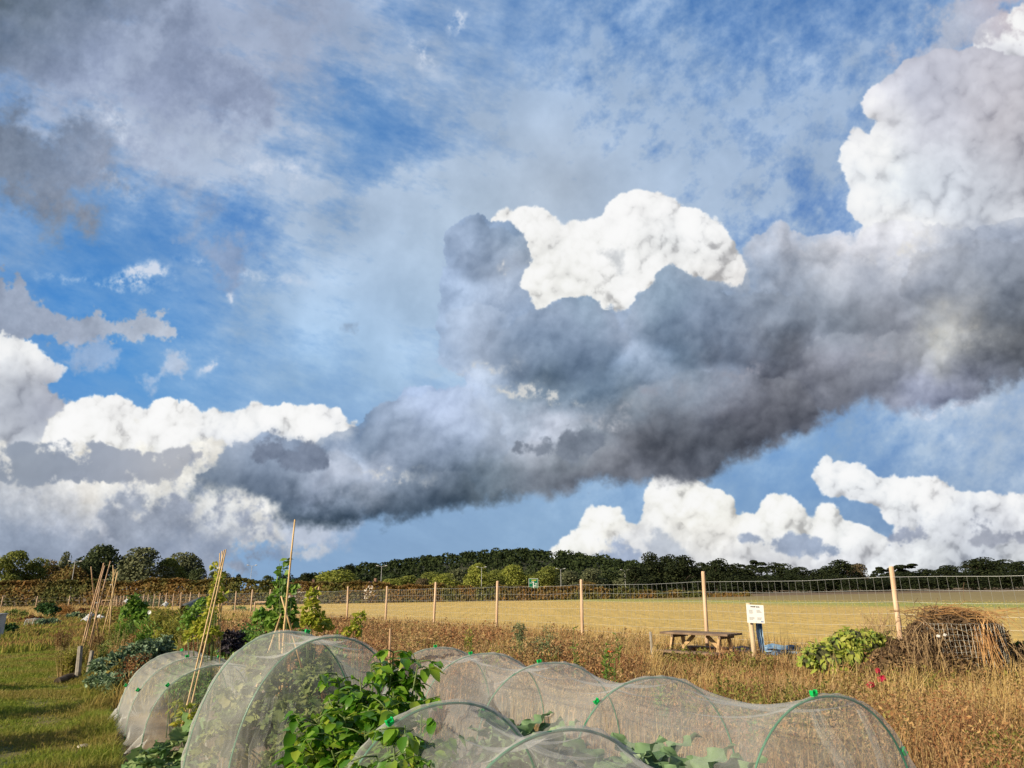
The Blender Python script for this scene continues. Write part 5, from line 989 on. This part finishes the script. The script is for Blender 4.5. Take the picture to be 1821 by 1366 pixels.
def seed_set(x,y,h,k,size):
    """branching dry weeds: little seed heads strewn along the upper stem"""
    n=len(x); t=.35+.65*RN.rand(n,k)**.8; sp=.10*h[:,None]*(1.25-t)*1.2; X=x[:,None]+RN.randn(n,k)*sp; Y=y[:,None]+RN.randn(n,k)*sp; Z=far_z(x,y)[:,None]+h[:,None]*t
    C=np.stack([X,Y,Z],-1).reshape(-1,3); m=len(C); N=unit(RN.randn(m,3)); s=np.repeat(size,k)*(.5+RN.rand(m)); roll=unit(RN.randn(m,3)*[.6,.6,.25]+[0,0,.0]); return quads(C,N,s,2.4)
# right hand weeds
x,y,s,l=scatter(150000,4.75,14,-2.5,26); k=off_tunnel(x,y)&(fside(x,y)<.4)&(RN.rand(len(x))<.55+.6*wav(x*1.3,y*1.3)); x,y=x[k],y[k]; h=(.24+.26*RN.rand(len(x)))*(1+.8*wav(x*1.6,y*1.6,2)); d=np.hypot(x,y)
x2,y2,s2,l2=scatter(15000,4.75,14,-2.5,26); k=off_tunnel(x2,y2)&(fside(x2,y2)<-.3)&(wav(x2*.9,y2*.9,1)>-.45); x2,y2=x2[k],y2[k]; px2=910+1313*x2/y2; h2=np.where((px2>1150)&(px2<1460)&(y2>8.5),.66,1.)*(.30+.32*RN.rand(len(x2)))*(1+.55*wav(x2*1.6,y2*1.6,2)); d2=np.hypot(x2,y2)
x3,y3,s3,l3=scatter(60000,2.7,12,11.2,38); k=off_tunnel(x3,y3)&(fside(x3,y3)<.4)&(s3>2.7+.6*wav(x3,y3)); x3,y3=x3[k],y3[k]; px3=910+1313*x3/y3; h3=(.34+.30*RN.rand(len(x3)))*(1+.5*wav(x3*1.3,y3*1.3,2))*np.where((px3>1150)&(px3<1460),.62,1.); d3=np.hypot(x3,y3)
x4,y4,s4,l4=scatter(9000,2.9,9.5,11.5,32); k=off_tunnel(x4,y4)&(fside(x4,y4)<-1.2); x4,y4=x4[k],y4[k]; h4=(.42+.3*RN.rand(len(x4)))*(1+.25*wav(x4,y4,2)); d4=np.hypot(x4,y4)
grass_obj('dry_weeds',[blade_set(x,y,h,.0035+.0009*d,.22),seed_set(x2,y2,h2,24,.0055+.0009*d2),blade_set(x2,y2,h2,.004+.0006*d2,.1),blade_set(x3,y3,h3,.004+.0009*d3,.15),seed_set(x4,y4,h4,16,.0065+.0011*d4)],M_TAN)
xo,yo,so2,lo=scatter(60000,4.75,11,-2.5,34); k=off_tunnel(xo,yo)&(fside(xo,yo)<-.8)&(wav(xo*1.15,yo*1.15,9)>.26); xo,yo=xo[k],yo[k]; do=np.hypot(xo,yo)
grass_obj('green_weed_patches',[blade_set(xo,yo,.18+.36*RN.rand(len(xo)),.006+.0009*do,.3),seed_set(xo[::6],yo[::6],.3+.3*RN.rand(len(xo[::6])),14,.012+.001*do[::6])],M_OLV)
# a few taller loose stalks standing above the rest
xt,yt,st,lt=scatter(3800,4.75,12,-2.5,30); pxt=910+1313*xt/yt; k=off_tunnel(xt,yt)&~((pxt>1150)&(pxt<1480)&(yt>8.0))&~((pxt>1400)&(yt>7.5)&(yt<12.5))&(fside(xt,yt)<.5)&(wav(xt*.8,yt*.8,12)>-.1); xt,yt=xt[k],yt[k]; dt=np.hypot(xt,yt); ht=.50+.38*RN.rand(len(xt))
grass_obj('tall_dry_stalks',[blade_set(xt,yt,ht,.004+.0007*dt,.28),seed_set(xt,yt,ht,9,.007+.0009*dt)],leafmat('straw_stalks',[(.40,.20,.08),(.56,.38,.17),(.30,.12,.05)],.8,.3,spec=.1))
# golden grass along the fence and at the near edge of the field
x,y,s,l=scatter(170000,7.0,19,-3,62); f=fside(x,y); k=(f>-3.6+.9*wav(x,y,5))&(f<5)&(RN.rand(len(x))<.95-.12*np.maximum(f,0)); x,y,f=x[k],y[k],f[k]; d=np.hypot(x,y); pxg=910+1313*x/y; h=np.where((pxg>1165)&(pxg<1440)&(f<-.2),.6,1.)*(.46+.34*RN.rand(len(x)))*(1+.3*wav(x*1.4,y*1.4,4))*np.clip(1.1-.12*np.maximum(f,0),.4,1)
x5,y5,s5,l5=scatter(10000,4.9,9,-2.5,14); k=off_tunnel(x5,y5)&(wav(x5*1.1,y5*1.1,7)>.12); x5,y5=x5[k],y5[k]; d5=np.hypot(x5,y5)
grass_obj('golden_grass',[blade_set(x,y,h,.0035+.0008*d,.2),blade_set(x5,y5,.35+.3*RN.rand(len(x5)),.004+.0006*d5,.3)],M_GOLD)
# rough crop surface of the field, sparse tufts
n=70000; t=-2+34*RN.rand(n)**1.0; o_=1.5+70*RN.rand(n)**1.6; nn=Vector((FV.y,-FV.x)).normalized(); x=FK0.x+FV.x*t+nn.x*o_; y=FK0.y+FV.y*t+nn.y*o_; k=(y<hedge_y(x)-2)&(y>5)&(np.abs(x)<.8*y+2); x,y=x[k],y[k]; d=np.hypot(x,y)
grass_obj('field_stubble',[blade_set(x,y,.04+.09*RN.rand(len(x)),.004+.0008*d,.5)],leafmat('field_straw',[(.56,.42,.13),(.68,.52,.18),(.60,.46,.15)],.9,.3,noise=.03,ncols=[(.55,.44,.13),(.64,.49,.16)],spec=.1))
# left plots
x,y,s,l=scatter(75000,.25,9.5,13.0,115,xmax=.78); k=off_tunnel(x,y)&(fside(x,y)<-.3)&(RN.rand(len(x))<.6+.5*wav(x*.6,y*.6,3)); x,y,s,l=x[k],y[k],s[k],l[k]; d=np.hypot(x,y); h=(.17+.26*RN.rand(len(x)))*(1+.6*wav(x*.9,y*.9,1))
x2,y2,s2,l2=scatter(7000,.5,9.,14,110,xmax=.78); k=(fside(x2,y2)<-1)&(wav(x2*.5,y2*.5,6)>-.1); x2,y2=x2[k],y2[k]; d2=np.hypot(x2,y2)
x7,y7,s7,l7=scatter(60000,-16,.6,27,115,xmax=.78); k=(l7>29+1.5*wav(s7,l7))&(RN.rand(len(x7))<.7+.4*wav(x7*.4,y7*.4,3)); x7,y7=x7[k],y7[k]; d7=np.hypot(x7,y7)
x6,y6,s6,l6=scatter(9000,-.2,4.2,5.5,12.5); k=off_tunnel(x6,y6)&(wav(x6*2,y6*2,4)>.1)&(s6>.5); x6,y6=x6[k],y6[k]
grass_obj('plot_weeds',[blade_set(x7,y7,(.16+.22*RN.rand(len(x7)))*(1+.5*wav(x7*.4,y7*.4,1)),.007+.0013*d7,.4),blade_set(x,y,h,.005+.0012*d,.35),seed_set(x2,y2,.3+.25*RN.rand(len(x2)),14,.01+.0016*d2),blade_set(x6,y6,.05+.14*RN.rand(len(x6)),.006+.0006*y6,.5)],M_MIX)
# under and behind the long tunnel: thin dry growth seen through the net
x,y,s,l=scatter(16000,2.6,5.0,1.0,11.5); k=(np.abs(wav(x*1.4,y*1.4,2))>.12); x,y=x[k],y[k]
grass_obj('tunnel_floor_weeds',[blade_set(x,y,.06+.22*RN.rand(len(x))**2,.009+0*x,.5)],M_TAN)
# grass path
m_path=surf('grass_path_ground',(.06,.085,.018),(.19,.145,.05),.9,.95,.6,bscale=25.)
def path_sheet():
    ss=np.linspace(-9,.55,40); ll=nonuni(2,33,8,.4,1.05); S,L=np.meshgrid(ss,ll); S=S+(S>.5)*.16*wav(L*2,L*1.3); X=.866*S-.5*L; Y=.5*S+.866*L; V=np.stack([X,Y,far_z(X,Y)+.006+.02*wav(X*2,Y*2)*0],-1).reshape(-1,3); a=len(ss); b=len(ll)
    i=np.arange(b-1)[:,None]*a+np.arange(a-1)[None]; Fc=np.stack([i,i+1,i+a+1,i+a],-1).reshape(-1,4); tag(link('path',mesh_np('path',V,Fc,m_path,True)),kind='structure')
path_sheet()
x,y,s,l=scatter(430000,-5.2,.55,4.5,34,xmax=.76); k=off_tunnel(x,y)&(RN.rand(len(x))<.85+.6*wav(x*1.2,y*1.2,3)); x,y,s=x[k],y[k],s[k]; d=np.hypot(x,y); h=(.045+.065*RN.rand(len(x)))*(1+.6*wav(x*2.3,y*2.3,1)); h=np.where(s>.2,h*1.7,h)
x2,y2,s2,l2=scatter(2600,-4,.5,5,20,xmax=.76); k=wav(x2*1.7,y2*1.7,8)>.35; x2,y2=x2[k],y2[k]
grass_obj('path_grass',[blade_set(x,y,h,.003+.0007*d,.45),blade_set(x2,y2,.10+.10*RN.rand(len(x2)),.008+0*x2,.4)],M_GRN)
# straw-coloured strip under the far hedge on the left
n=26000; x=-RN.rand(n)*95-8; y=60+62*RN.rand(n)**.7; k=(fside(x,y)<-.5)&(-.5*x+.866*y>66)&(np.abs(x)<.78*y); x,y=x[k],y[k]
grass_obj('far_dry_grass',[blade_set(x,y,.35+.4*RN.rand(len(x)),.06+.05*RN.rand(len(x)),.3)],M_GOLD)
# gathered folds of net hanging at the tunnel ends
def fold(tun,pts,Y,w,seed):
    r=random.Random(seed); V=[]; q=[P(x,y,Y_)-Vector(tun.location) for (x,y),Y_ in zip(pts,Y)]; m=len(q)
    for i,p in enumerate(q):
        ww=w*(.35+.65*math.sin(math.pi*(i+.6)/m))
        for k in range(13): t=k/12-.5; V.append((p.x+t*ww*.8,p.y+t*ww*.5+.018*math.sin(k*2.4+i*.3)-.012,p.z+.006*math.sin(k*1.7+i)))
    Fc=[(i*13+k,i*13+k+1,(i+1)*13+k+1,(i+1)*13+k) for i in range(m-1) for k in range(12)]; link('gathered_fold',mesh_np('gathered_fold',V,Fc,m_net,True),tun)
T=[o for o in COL.objects if o.name.startswith('net_tunnel')]; T.sort(key=lambda o:o.name)
for pts,w in (([(1448,1262),(1455,1290),(1470,1320),(1488,1350),(1500,1385)],.10),([(1445,1262),(1458,1290),(1478,1318),(1500,1350),(1520,1385)],.16),([(1525,1262),(1545,1300),(1560,1340),(1572,1385)],.07)): fold(T[0],pts,[4.50,4.44,4.40,4.36,4.33],w,1)
for pts,w in (([(480,1240),(470,1290),(455,1330),(450,1385)],.12),([(520,1250),(505,1300),(500,1345),(495,1390)],.10)): fold(T[2],pts,[5.85,5.72,5.66,5.6],w,2)
# ================================================================ picnic table
m_tw=surf('weathered_table_wood',(.13,.085,.06),(.26,.18,.12),5,.85,.4,(1,9,1)); m_tl=surf('table_leg_wood',(.40,.26,.13),(.55,.38,.20),4,.8,.3,(1,1,5))
tc_=GY(1250,15.6); tb=empty('picnic_table',tc_,math.radians(-40)); tag(tb,'weathered wooden picnic table with attached benches standing in the dry grass','picnic table')
Lt=1.5
def plankset(name,z,yc,n,w,gap,L,t=.04):
    b=MB()
    for i in range(n):
        y_=yc+(i-(n-1)/2)*(w+gap); b.box((.008*math.sin(i*5+yc*3),y_,z),(L,w,t))
    return b.build(name,m_tw,tb,bevel=.004)
plankset('table_top',.76,0,5,.135,.010,Lt)
for s_ in(-1,1): plankset('bench',.43,s_*.66,2,.13,.012,Lt)
for x_ in(-.52,.52):
    for s_ in(-1,1):
        b=MB(); b.bar((x_,s_*.20,.735),(x_,s_*.52,-.08),.095,.045,(1,0,0)); b.build('leg',m_tl,tb,bevel=.004)
    b=MB(); b.bar((x_+.047,-.72,.385),(x_+.047,.72,.385),.045,.09); b.build('bench_rail',m_tw,tb,bevel=.004)
    b=MB(); b.bar((x_+.047,-.34,.715),(x_+.047,.34,.715),.045,.08); b.build('top_rail',m_tw,tb,bevel=.004)
    sg=1 if x_<0 else -1
    b=MB(); b.bar((x_+sg*.03,0,.40),(x_+sg*.38,0,.72),.07,.04,(0,1,0)); b.build('brace',m_tl,tb)
b=MB(); b.bar((-2.2,-.95,.10),(1.3,-1.05,.12),.05,.20); 
tp=empty('timber_edging',GY(1280,14.9),math.radians(-6)); tag(tp,'low weathered plank lying in the weeds in front of the picnic table','timber'); b=MB(); b.bar((-.45,0,.22),(1.1,.05,.22),.04,.14); q=b.build('plank',m_tw,tp)
# notice board and blue sheeting
m_plastic=surf('blue_sheeting',(.10,.22,.42),(.30,.45,.62),7,.35,.6); m_sign=surf('notice_white',(.86,.87,.86),None,rough=.4); m_ink=surf('notice_ink',(.03,.03,.035),None,rough=.6); m_inkg=surf('notice_grey_ink',(.30,.31,.33),None)
nb=GY(1347,14.4); no=empty('notice_board',nb,math.radians(-4)); tag(no,'white notice on a post beside the picnic table, with blue plastic behind it','notice board')
kx=14.1/1262; c=P(1344.5,1092,14.3)-nb; w=29*kx; h=30*kx
M_=Matrix.Rotation(math.radians(2.5),3,'Y')@Matrix.Rotation(math.radians(-6),3,'X')
b=MB(); b.box((c.x,-.08,c.z),(w,.008,h),M_); b.build('sign_panel',m_sign,no,bevel=.002)
def ink(name,x0,x1,z,t,mat,dy=-.0865):
    b=MB(); p=Vector((c.x,-.08,c.z))+M_@Vector(((x0+x1)/2*w,-.0062,z*h)); b.box(p,((x1-x0)*w,.0015,t*h),M_); return b.build(name,mat,no)
b=MB()
r=random.Random(4)
xx=-.27
for i,wd in enumerate((.07,.06,.05,.07,.03,.09,.05,.07)):
    if i!=4: p=Vector((c.x,-.08,c.z))+M_@Vector(((xx+wd/2)*w,-.0062,.39*h)); b.box(p,(wd*w*.85,.0015,.055*h*(1.2 if i==3 else 1)),M_)
    xx+=wd+.005
b.build('heading',m_ink,no)
for (x0,z0,n) in ((-.38,.20,4),(.06,.20,3),(-.38,-.20,3),(.08,-.20,3)):
    b=MB()
    for i in range(n):
        L=r.uniform(.20,.32); p=Vector((c.x,-.08,c.z))+M_@Vector(((x0+L/2)*w,-.0062,(z0-i*.055)*h)); b.box(p,(L*w,.0015,.022*h),M_)
    b.build('text_block',m_inkg,no)
ink('small_logo',.28,.43,-.41,.05,surf('notice_blue',(.04,.12,.35),None))
b=MB(); b.tube([(-.0,0,-.2),(-.02,0,.6),(-.045,0,c.z+.20)],[.047,.047,.045],9); b.build('post',surf('pale_post_wood',(.48,.37,.24),(.62,.50,.35),5,.8,.3,(4,4,.5)),no,True)
for x_,z_ in((0,.43),(0,-.43)): b=MB(); p=Vector((c.x,-.08,c.z))+M_@Vector((x_*w,-.007,z_*h)); b.box(p,(.008,.004,.008)); b.build('screw',m_ink,no)
bo=empty('blue_sheeting',P(1350,1150,14.7)); tag(bo,'blue and white plastic sheeting hanging on the notice post and lying behind it','plastic sheeting')
def cloth(pts,wd,parent,mat,name,seed=0,thick=None):
    V=[];m=len(pts); r=random.Random(seed)
    for i,(p,ww) in enumerate(zip(pts,wd)):
        p=Vector(p)-Vector(parent.location)
        for k in range(9): t=k/8-.5; V.append((p.x+t*ww[0],p.y+.05*math.sin(k*2.1+i*1.3)+t*ww[1],p.z+t*ww[2]+.03*math.sin(k*3.1+i*2)))
    Fc=[(i*9+k,i*9+k+1,(i+1)*9+k+1,(i+1)*9+k) for i in range(m-1) for k in range(8)]; me=mesh_np(name,V,Fc,mat,True); o=link(name,me,parent); q=o.modifiers.new('thickness','SOLIDIFY'); q.thickness=.006; return o
cloth([P(1349,1108,14.5),P(1351,1125,14.5),P(1354,1145,14.5),P(1357,1162,14.5)],[(.10,0,0)]*4,bo,m_plastic,'hanging_strip',1)
cloth([P(1358,1156,15.0),P(1375,1156,15.0),P(1395,1155,15.1),P(1412,1154,15.1),P(1424,1155,15.1)],[(.0,.2,.16),(.02,.2,.18),(0,.2,.14),(0,.2,.15),(0,.1,.08)],bo,m_plastic,'lying_sheet',2)
cloth([P(1300,1155,15.6),P(1320,1155,15.6),P(1345,1156,15.6)],[(.0,.2,.06),(.02,.2,.08),(0,.2,.06)],bo,surf('pale_blue_sheet',(.35,.42,.48),(.5,.56,.6),6,.4),'lying_sheet',3)
# ================================================================ compost heaps
bs=GY(1690,11.0); hp=empty('compost_bin',bs); tag(hp,'round wire-mesh compost bin overflowing with dry brown stalks and vines','compost heap')
def rel(px,py,Y,b=None): return P(px,py,Y)-Vector(b if b is not None else bs)
L=[PL(1665,1150,11.0,48,48,base=bs),PL(1715,1150,11.0,55,46,base=bs),PL(1690,1109,11.0,50,24,base=bs),PL(1645,1180,10.9,28,46,base=bs),PL(1755,1135,11.1,34,30,base=bs),PL(1700,1195,10.9,60,45,base=bs),PL(1632,1140,11.1,22,28,base=bs)]
b=MB()
me_core=[]
C,N=crown_pts(15000,L,.25); V1=quads(C,unit(N+RN.randn(len(C),3)*.8),.016+.026*RN.rand(len(C)),3.2)
link('dead_leaves',mesh_np('dead_leaves',*V1,L_ROT),hp)
bm=bmesh.new()
for (cx,cy,cz,rx,ry,rz) in L: bmesh.ops.create_icosphere(bm,subdivisions=3,radius=1,matrix=Matrix.Translation((cx,cy,cz))@Matrix.Diagonal((rx*.86,ry*.8,rz*.86,1)))
me=bpy.data.meshes.new('heap_core'); bm.to_mesh(me); bm.free(); me.materials.append(surf('rotting_matter',(.025,.016,.010),(.10,.06,.032),9,.95,.9,bscale=30)); link('core',me,hp)
def straw(name,parent,base,n,centre,spread,ln,mat,seed,rad=.004,dirb=(1,0,-.2),fan=.7,drop=.4,flat=1.):
    r=random.Random(seed); b=MB()
    for i in range(n):
        s=Vector(centre)+Vector((r.gauss(0,spread[0]),r.gauss(0,spread[1]),r.gauss(0,spread[2]))); d=Vector((dirb[0]+r.gauss(0,fan),dirb[1]+r.gauss(0,fan),dirb[2]+r.gauss(0,fan)*.5*flat)).normalized(); Ls=ln*r.uniform(.5,1.2)
        b.tube([s,s+d*Ls*.5+Vector((0,0,.02)),s+d*Ls+Vector((r.gauss(0,.03),0,-drop*Ls*r.uniform(.2,1)))],[rad,rad*.9,rad*.5],4)
    return b.build(name,mat,parent)
m_st1=surf('orange_straw',(.30,.15,.06),(.54,.32,.13),8,.8); m_st2=surf('pale_straw',(.26,.17,.085),(.44,.31,.17),8,.8); m_st3=surf('dark_vine',(.08,.05,.03),(.19,.12,.07),8,.9)
straw('straw_layer',hp,bs,220,rel(1684,1089,11),(.26,.25,.04),.46,m_st1,1,.0040,(1,0,-.10),.35,.35)
straw('straw_layer',hp,bs,80,rel(1660,1100,11),(.16,.25,.05),.38,m_st3,2,.005,(.3,0,0),.8,.5)
straw('hanging_vines',hp,bs,36,rel(1650,1120,10.6),(.20,.12,.08),.45,m_st2,3,.0034,(-.2,-.3,-.9),.4,.3)
straw('hanging_vines',hp,bs,110,rel(1748,1125,10.6),(.06,.06,.12),.55,m_st1,4,.005,(-.05,-.15,-1.2),.22,.1)
straw('hanging_vines',hp,bs,420,rel(1675,1165,10.75),(.32,.1,.28),.20,m_st3,5,.0038,(.1,-.1,-.5),.8,.4)
straw('hanging_vines',hp,bs,30,rel(1775,1150,10.9),(.10,.2,.12),.45,m_st2,6,.0038,(.3,-.2,-.7),.5,.5)
# wire mesh of the bin: a bent panel on the camera side
b=MB(); cx,cy=rel(1700,1150,11.1).x,0.0; R_=.60; 
def wp(a,z): return Vector((cx+R_*math.sin(a),cy-.02-R_*math.cos(a)*.78,z))
z0,z1=.15,1.12
for i in range(25): a=-1.35+i*.1; b.tube([wp(a,z0),wp(a+.02,(z0+z1)/2),wp(a-.01,z1)],.0019,4)
for j in range(14): z=z0+(z1-z0)*j/13; b.tube([wp(-1.35+i*.1,z+.008*math.sin(i*1.1+j)) for i in range(25)],.0019,4)
b.build('wire_mesh',m_wire,hp)
for px,py,l in((1680,1129,'white scrap'),(1668,1131,'white scrap')):
    b=MB(); p=rel(px,py,10.45); b.add([p+Vector((a,b_,c_)) for a,b_,c_ in((-.025,0,-.012),(.02,.005,-.02),(.03,-.004,.008),(0,.0,.02),(-.02,.003,.012))],[(0,1,2,3,4)]); b.build('scrap',m_sign,hp)
# green heap left of it
bs2=GY(1500,11.6); o=empty('green_waste_heap',bs2); tag(o,'heap of freshly cut green bean leaves left of the wire compost bin','compost heap')
L2=[PL(1460,1165,11.5,30,20,base=bs2),PL(1500,1152,11.6,34,24,base=bs2),PL(1535,1150,11.6,34,24,base=bs2),PL(1480,1180,11.4,34,20,base=bs2),PL(1520,1175,11.4,34,26,base=bs2),PL(1440,1178,11.5,16,14,base=bs2),PL(1560,1142,11.8,30,14,base=bs2),PL(1515,1133,11.6,26,14,base=bs2),PL(1545,1132,11.7,22,12,base=bs2)]
C,N=crown_pts(1500,L2,.3); V,Fc=leafshape(C,unit(N*[1,1,.3]+RN.randn(len(C),3)*.5+[0,0,-.6]),unit(N+RN.randn(len(C),3)*.4),.10*(.6+.7*RN.rand(len(C))),.05*(.6+.7*RN.rand(len(C))),'ovate',.15,.6)
link('wilting_leaves',mesh_np('wilting_leaves',V,Fc,leafmat('fresh_waste_leaves',[(.28,.42,.05),(.44,.52,.07),(.58,.56,.14),(.17,.30,.05)],.6,.4,noise=3.,ncols=[(.45,.46,.08),(.16,.28,.06)]),True),o)
bm=bmesh.new()
for (cx_,cy_,cz_,rx,ry,rz) in L2: bmesh.ops.create_icosphere(bm,subdivisions=2,radius=1,matrix=Matrix.Translation((cx_,cy_,cz_))@Matrix.Diagonal((rx*.8,ry*.8,rz*.8,1)))
me=bpy.data.meshes.new('green_core'); bm.to_mesh(me); bm.free(); me.materials.append(surf('heap_inside',(.03,.035,.012),(.07,.075,.03),9,.95,.8)); link('core',me,o)
straw('fallen_stalks',o,bs2,90,P(1560,1130,11.8)-bs2,(.12,.12,.05),.42,m_st2,8,.0035,(.1,0,1.2),.40,.05)
straw('fallen_stalks',o,bs2,60,P(1590,1150,11.7)-bs2,(.12,.15,.10),.35,m_st3,9,.005,(-.2,0,-.4),.7,.4)
bs3=GY(1580,10.9); o=empty('dried_vine_pile',bs3); tag(o,'brown dried vine pile between the green heap and the wire bin','compost heap')
L3=[PL(1580,1178,11.0,30,22,base=bs3),PL(1560,1195,10.9,30,16,base=bs3),PL(1605,1190,10.9,20,24,base=bs3),PL(1600,1160,11.2,22,20,base=bs3)]
C,N=crown_pts(3000,L3,.4); link('dead_leaves',mesh_np('vine_leaves',*quads(C,unit(N+RN.randn(len(C),3)*.8),.025+.035*RN.rand(len(C)),2.4),L_ROT),o); straw('vines',o,bs3,60,P(1585,1185,10.9)-bs3,(.18,.12,.10),.28,m_st2,10,.004,(.1,-.2,-.3),.8,.4)
bs4=GY(1800,11.2); o=empty('dried_vine_pile',bs4); tag(o,'tan pile of dried stalks at the right edge, right of the wire bin','compost heap')
L4=[PL(1800,1185,11.2,40,22,base=bs4),PL(1830,1170,11.3,34,24,base=bs4),PL(1770,1195,11.0,30,20,base=bs4)]
C,N=crown_pts(3000,L4,.4); link('dead_leaves',mesh_np('vine_leaves2',*quads(C,unit(N+RN.randn(len(C),3)*.8),.025+.035*RN.rand(len(C)),2.4),L_ROT),o); straw('vines',o,bs4,140,P(1795,1180,11.0)-bs4,(.3,.2,.12),.5,m_st2,11,.004,(.1,-.2,-.2),.8,.4)
g=GY(1820,11.3); leafy('green_weed','dark green leaves poking in at the right edge beside the dried stalks','weed',g,[PL(1818,1158,11.3,14,6,base=g),PL(1812,1162,11.3,12,5,base=g)],60,.12,.06,L_BEAND,'ovate',stems=3)
# pink flowers
bs5=GY(1558,10.6); o=empty('pink_flowers',bs5); tag(o,'discarded bright pink flowers below the brown vine pile','flowers'); m_pk=leafmat('pink_petals',[(.60,.015,.08),(.66,.04,.14),(.42,.015,.04)],.6,.3)
C,N=crown_pts(200,[PL(1568,1208,9.6,6,5,base=bs5),PL(1548,1218,9.6,6,4,base=bs5),PL(1561,1195,9.7,3,6,base=bs5)],.9); link('petals',mesh_np('petals',*quads(C,unit(N+RN.randn(len(C),3)),.03+.02*RN.rand(len(C)),1.2),m_pk),o)
b=MB()
for q in(1568,1547,1560): b.tube([(P(q,1235,9.7)-bs5),(P(q,1206,9.6)-bs5)],.004,5)
b.build('stems',m_stem,o)
# ================================================================ small things on the left plots
m_cloche=net_mat(); bsx=G(60,1114); o=empty('net_cloche',bsx,.3); tag(o,'small far white net cloche rolled over plants near the left edge','net cloche'); b=MB(); k=MPP(bsx.y); 
for i in range(17):
    for j in range(13): a=math.pi*j/12; b.v.append(((i/16-.5)*26*k,-math.cos(a)*.42,math.sin(a)*.50*(1-.3*abs(i/16-.5))))
b.f=[(i*13+j,i*13+j+1,(i+1)*13+j+1,(i+1)*13+j) for i in range(16) for j in range(12)]; b.build('net',m_cloche,o,True)
for i in(-1,0,1):
    b=MB(); b.tube([(i*12*k,-math.cos(math.pi*j/12)*.415,math.sin(math.pi*j/12)*.45) for j in range(13)],.012,5); b.build('hoop',m_sign,o)
for px,py,Y,w,l in((153,1102,45,14,'crumpled white cloth lying left of the cane wigwams'),(160,1095,50,10,'pale cloth scrap behind the crumpled white cloth'),(176,1100,46,18,'white fleece strip lying between the cane wigwams'),(224,1070,55,8,'small distant white bag before the far fence posts'),(293,1076,45,9,'small white sack right of the sunflower clump')):
    p=P(px,py,Y); o=empty('white_cloth',p); tag(o,l,'cloth','white cloths on the far plots'); kk=w*MPP(Y)/2
    cloth([p+Vector((-kk,0,0)),p+Vector((-kk*.4,.05,.12)),p+Vector((kk*.3,0,.06)),p+Vector((kk,0,-.02))],[(0,.4,.18)]*4,o,surf('white_fleece',(.55,.57,.6),None),'fabric',int(px))
p=P(336,1076,33); g=GY(336,33); o=empty('tarpaulin',g); tag(o,'dark slate-coloured tarpaulin draped over a mound behind the leaning canes','tarpaulin'); z=p.z-g.z; kk=MPP(33)
cloth([g+Vector((-16*kk,0,z*.45)),g+Vector((-6*kk,0,z*.95+.2)),g+Vector((4*kk,0,z+.15)),g+Vector((14*kk,0,z*.5))],[(.1,1.4,.3)]*4,o,surf('slate_tarp',(.06,.075,.085),(.12,.14,.15),5,.5),'sheet',3)
g=G(2,1137); o=empty('water_tank',g,.25); tag(o,'grey board-sided water tank cut by the left edge of the photo','water tank'); m_grey=surf('grey_board',(.30,.32,.34),(.44,.46,.47),3,.7)
b=MB(); b.box((-.80,.3,.5),(1.2,.8,1.0)); b.build('tank_body',m_grey,o,bevel=.02); b=MB(); b.box((-.80,.3,1.02),(1.26,.86,.05)); b.build('lid',m_grey,o,bevel=.008); b=MB(); b.box((-.60,.2,.03),(1.7,1.1,.06)); b.build('plinth',surf('pale_slab',(.45,.45,.42),None),o)
for a,c,l in(((103,1204),(142,1192),'dark weathered log edging the bed beside the path'),):
    p0=P(*a,15.3); p1=P(*c,16.4); b=MB(); p0.z=gz(p0.x,p0.y)+.05; p1.z=gz(p1.x,p1.y)+.05; b.tube([p0,p0.lerp(p1,.5)+Vector((0,0,.02)),p1],[.065,.075,.06],10); q=b.build('log',surf('dark_log',(.07,.05,.035),(.17,.13,.095),4,.9,.5),None); tag(q,l,'log')
o=empty('rag',G(146,1320)); 
bpy.data.objects.remove(o)
p=GY(148,8.9); b=MB(); bm=bmesh.new(); bmesh.ops.create_icosphere(bm,subdivisions=2,radius=.06); 
for v in bm.verts: v.co.z*=.4; v.co+=Vector((math.sin(v.co.y*50)*.01,math.sin(v.co.x*70)*.01,0))
me=bpy.data.meshes.new('stone'); bm.to_mesh(me); bm.free(); me.materials.append(surf('pale_stone',(.4,.36,.3),(.55,.5,.42),9,.9)); q=link('stone',me); q.location=p+Vector((0,0,.03)); tag(q,'pale flat stone on the bare soil between the path and the small tunnel','stone')
g=GY(268,30); o=empty('white_flower',P(266,1089,17)); tag(o,'round white flower head beside the sunflower clump','flower'); b=MB(); 
for k in range(12): a=k*.5236; b.add([(0,0,0),(math.cos(a-.2)*.035,-.01,math.sin(a-.2)*.035),(math.cos(a)*.05,-.012,math.sin(a)*.05),(math.cos(a+.2)*.035,-.01,math.sin(a+.2)*.035)],[(0,1,2,3)])
b.build('petals',m_sign,o); b=MB(); b.tube([(0,.01,0),(0.02,.02,-.6)],.005,5); b.build('stem',m_stem,o)

# unseen shrubs left of the view, added to cast shadows across the path grass
for i,(x,y,w,h,l) in enumerate([(-5.9,5.9,1.0,1.5,'unseen leafy shrub added to shade the path, nearest of four'),(-7.5,7.9,1.1,1.6,'unseen leafy shrub added to shade the path, second nearest of four'),(-9.2,10.1,1.2,1.7,'unseen leafy shrub added to shade the path, third nearest of four'),(-11.6,13.0,1.3,1.7,'unseen leafy shrub added to shade the path, farthest of four')]):
    g=Vector((x,y,gz(x,y))); leafy('shadow_shrub',l,'shrub',g,blob_lobes(w,h,12,200+i),700,.10,.08,L_GRN,'ovate','unseen shrubs added to shade the path',stems=8)
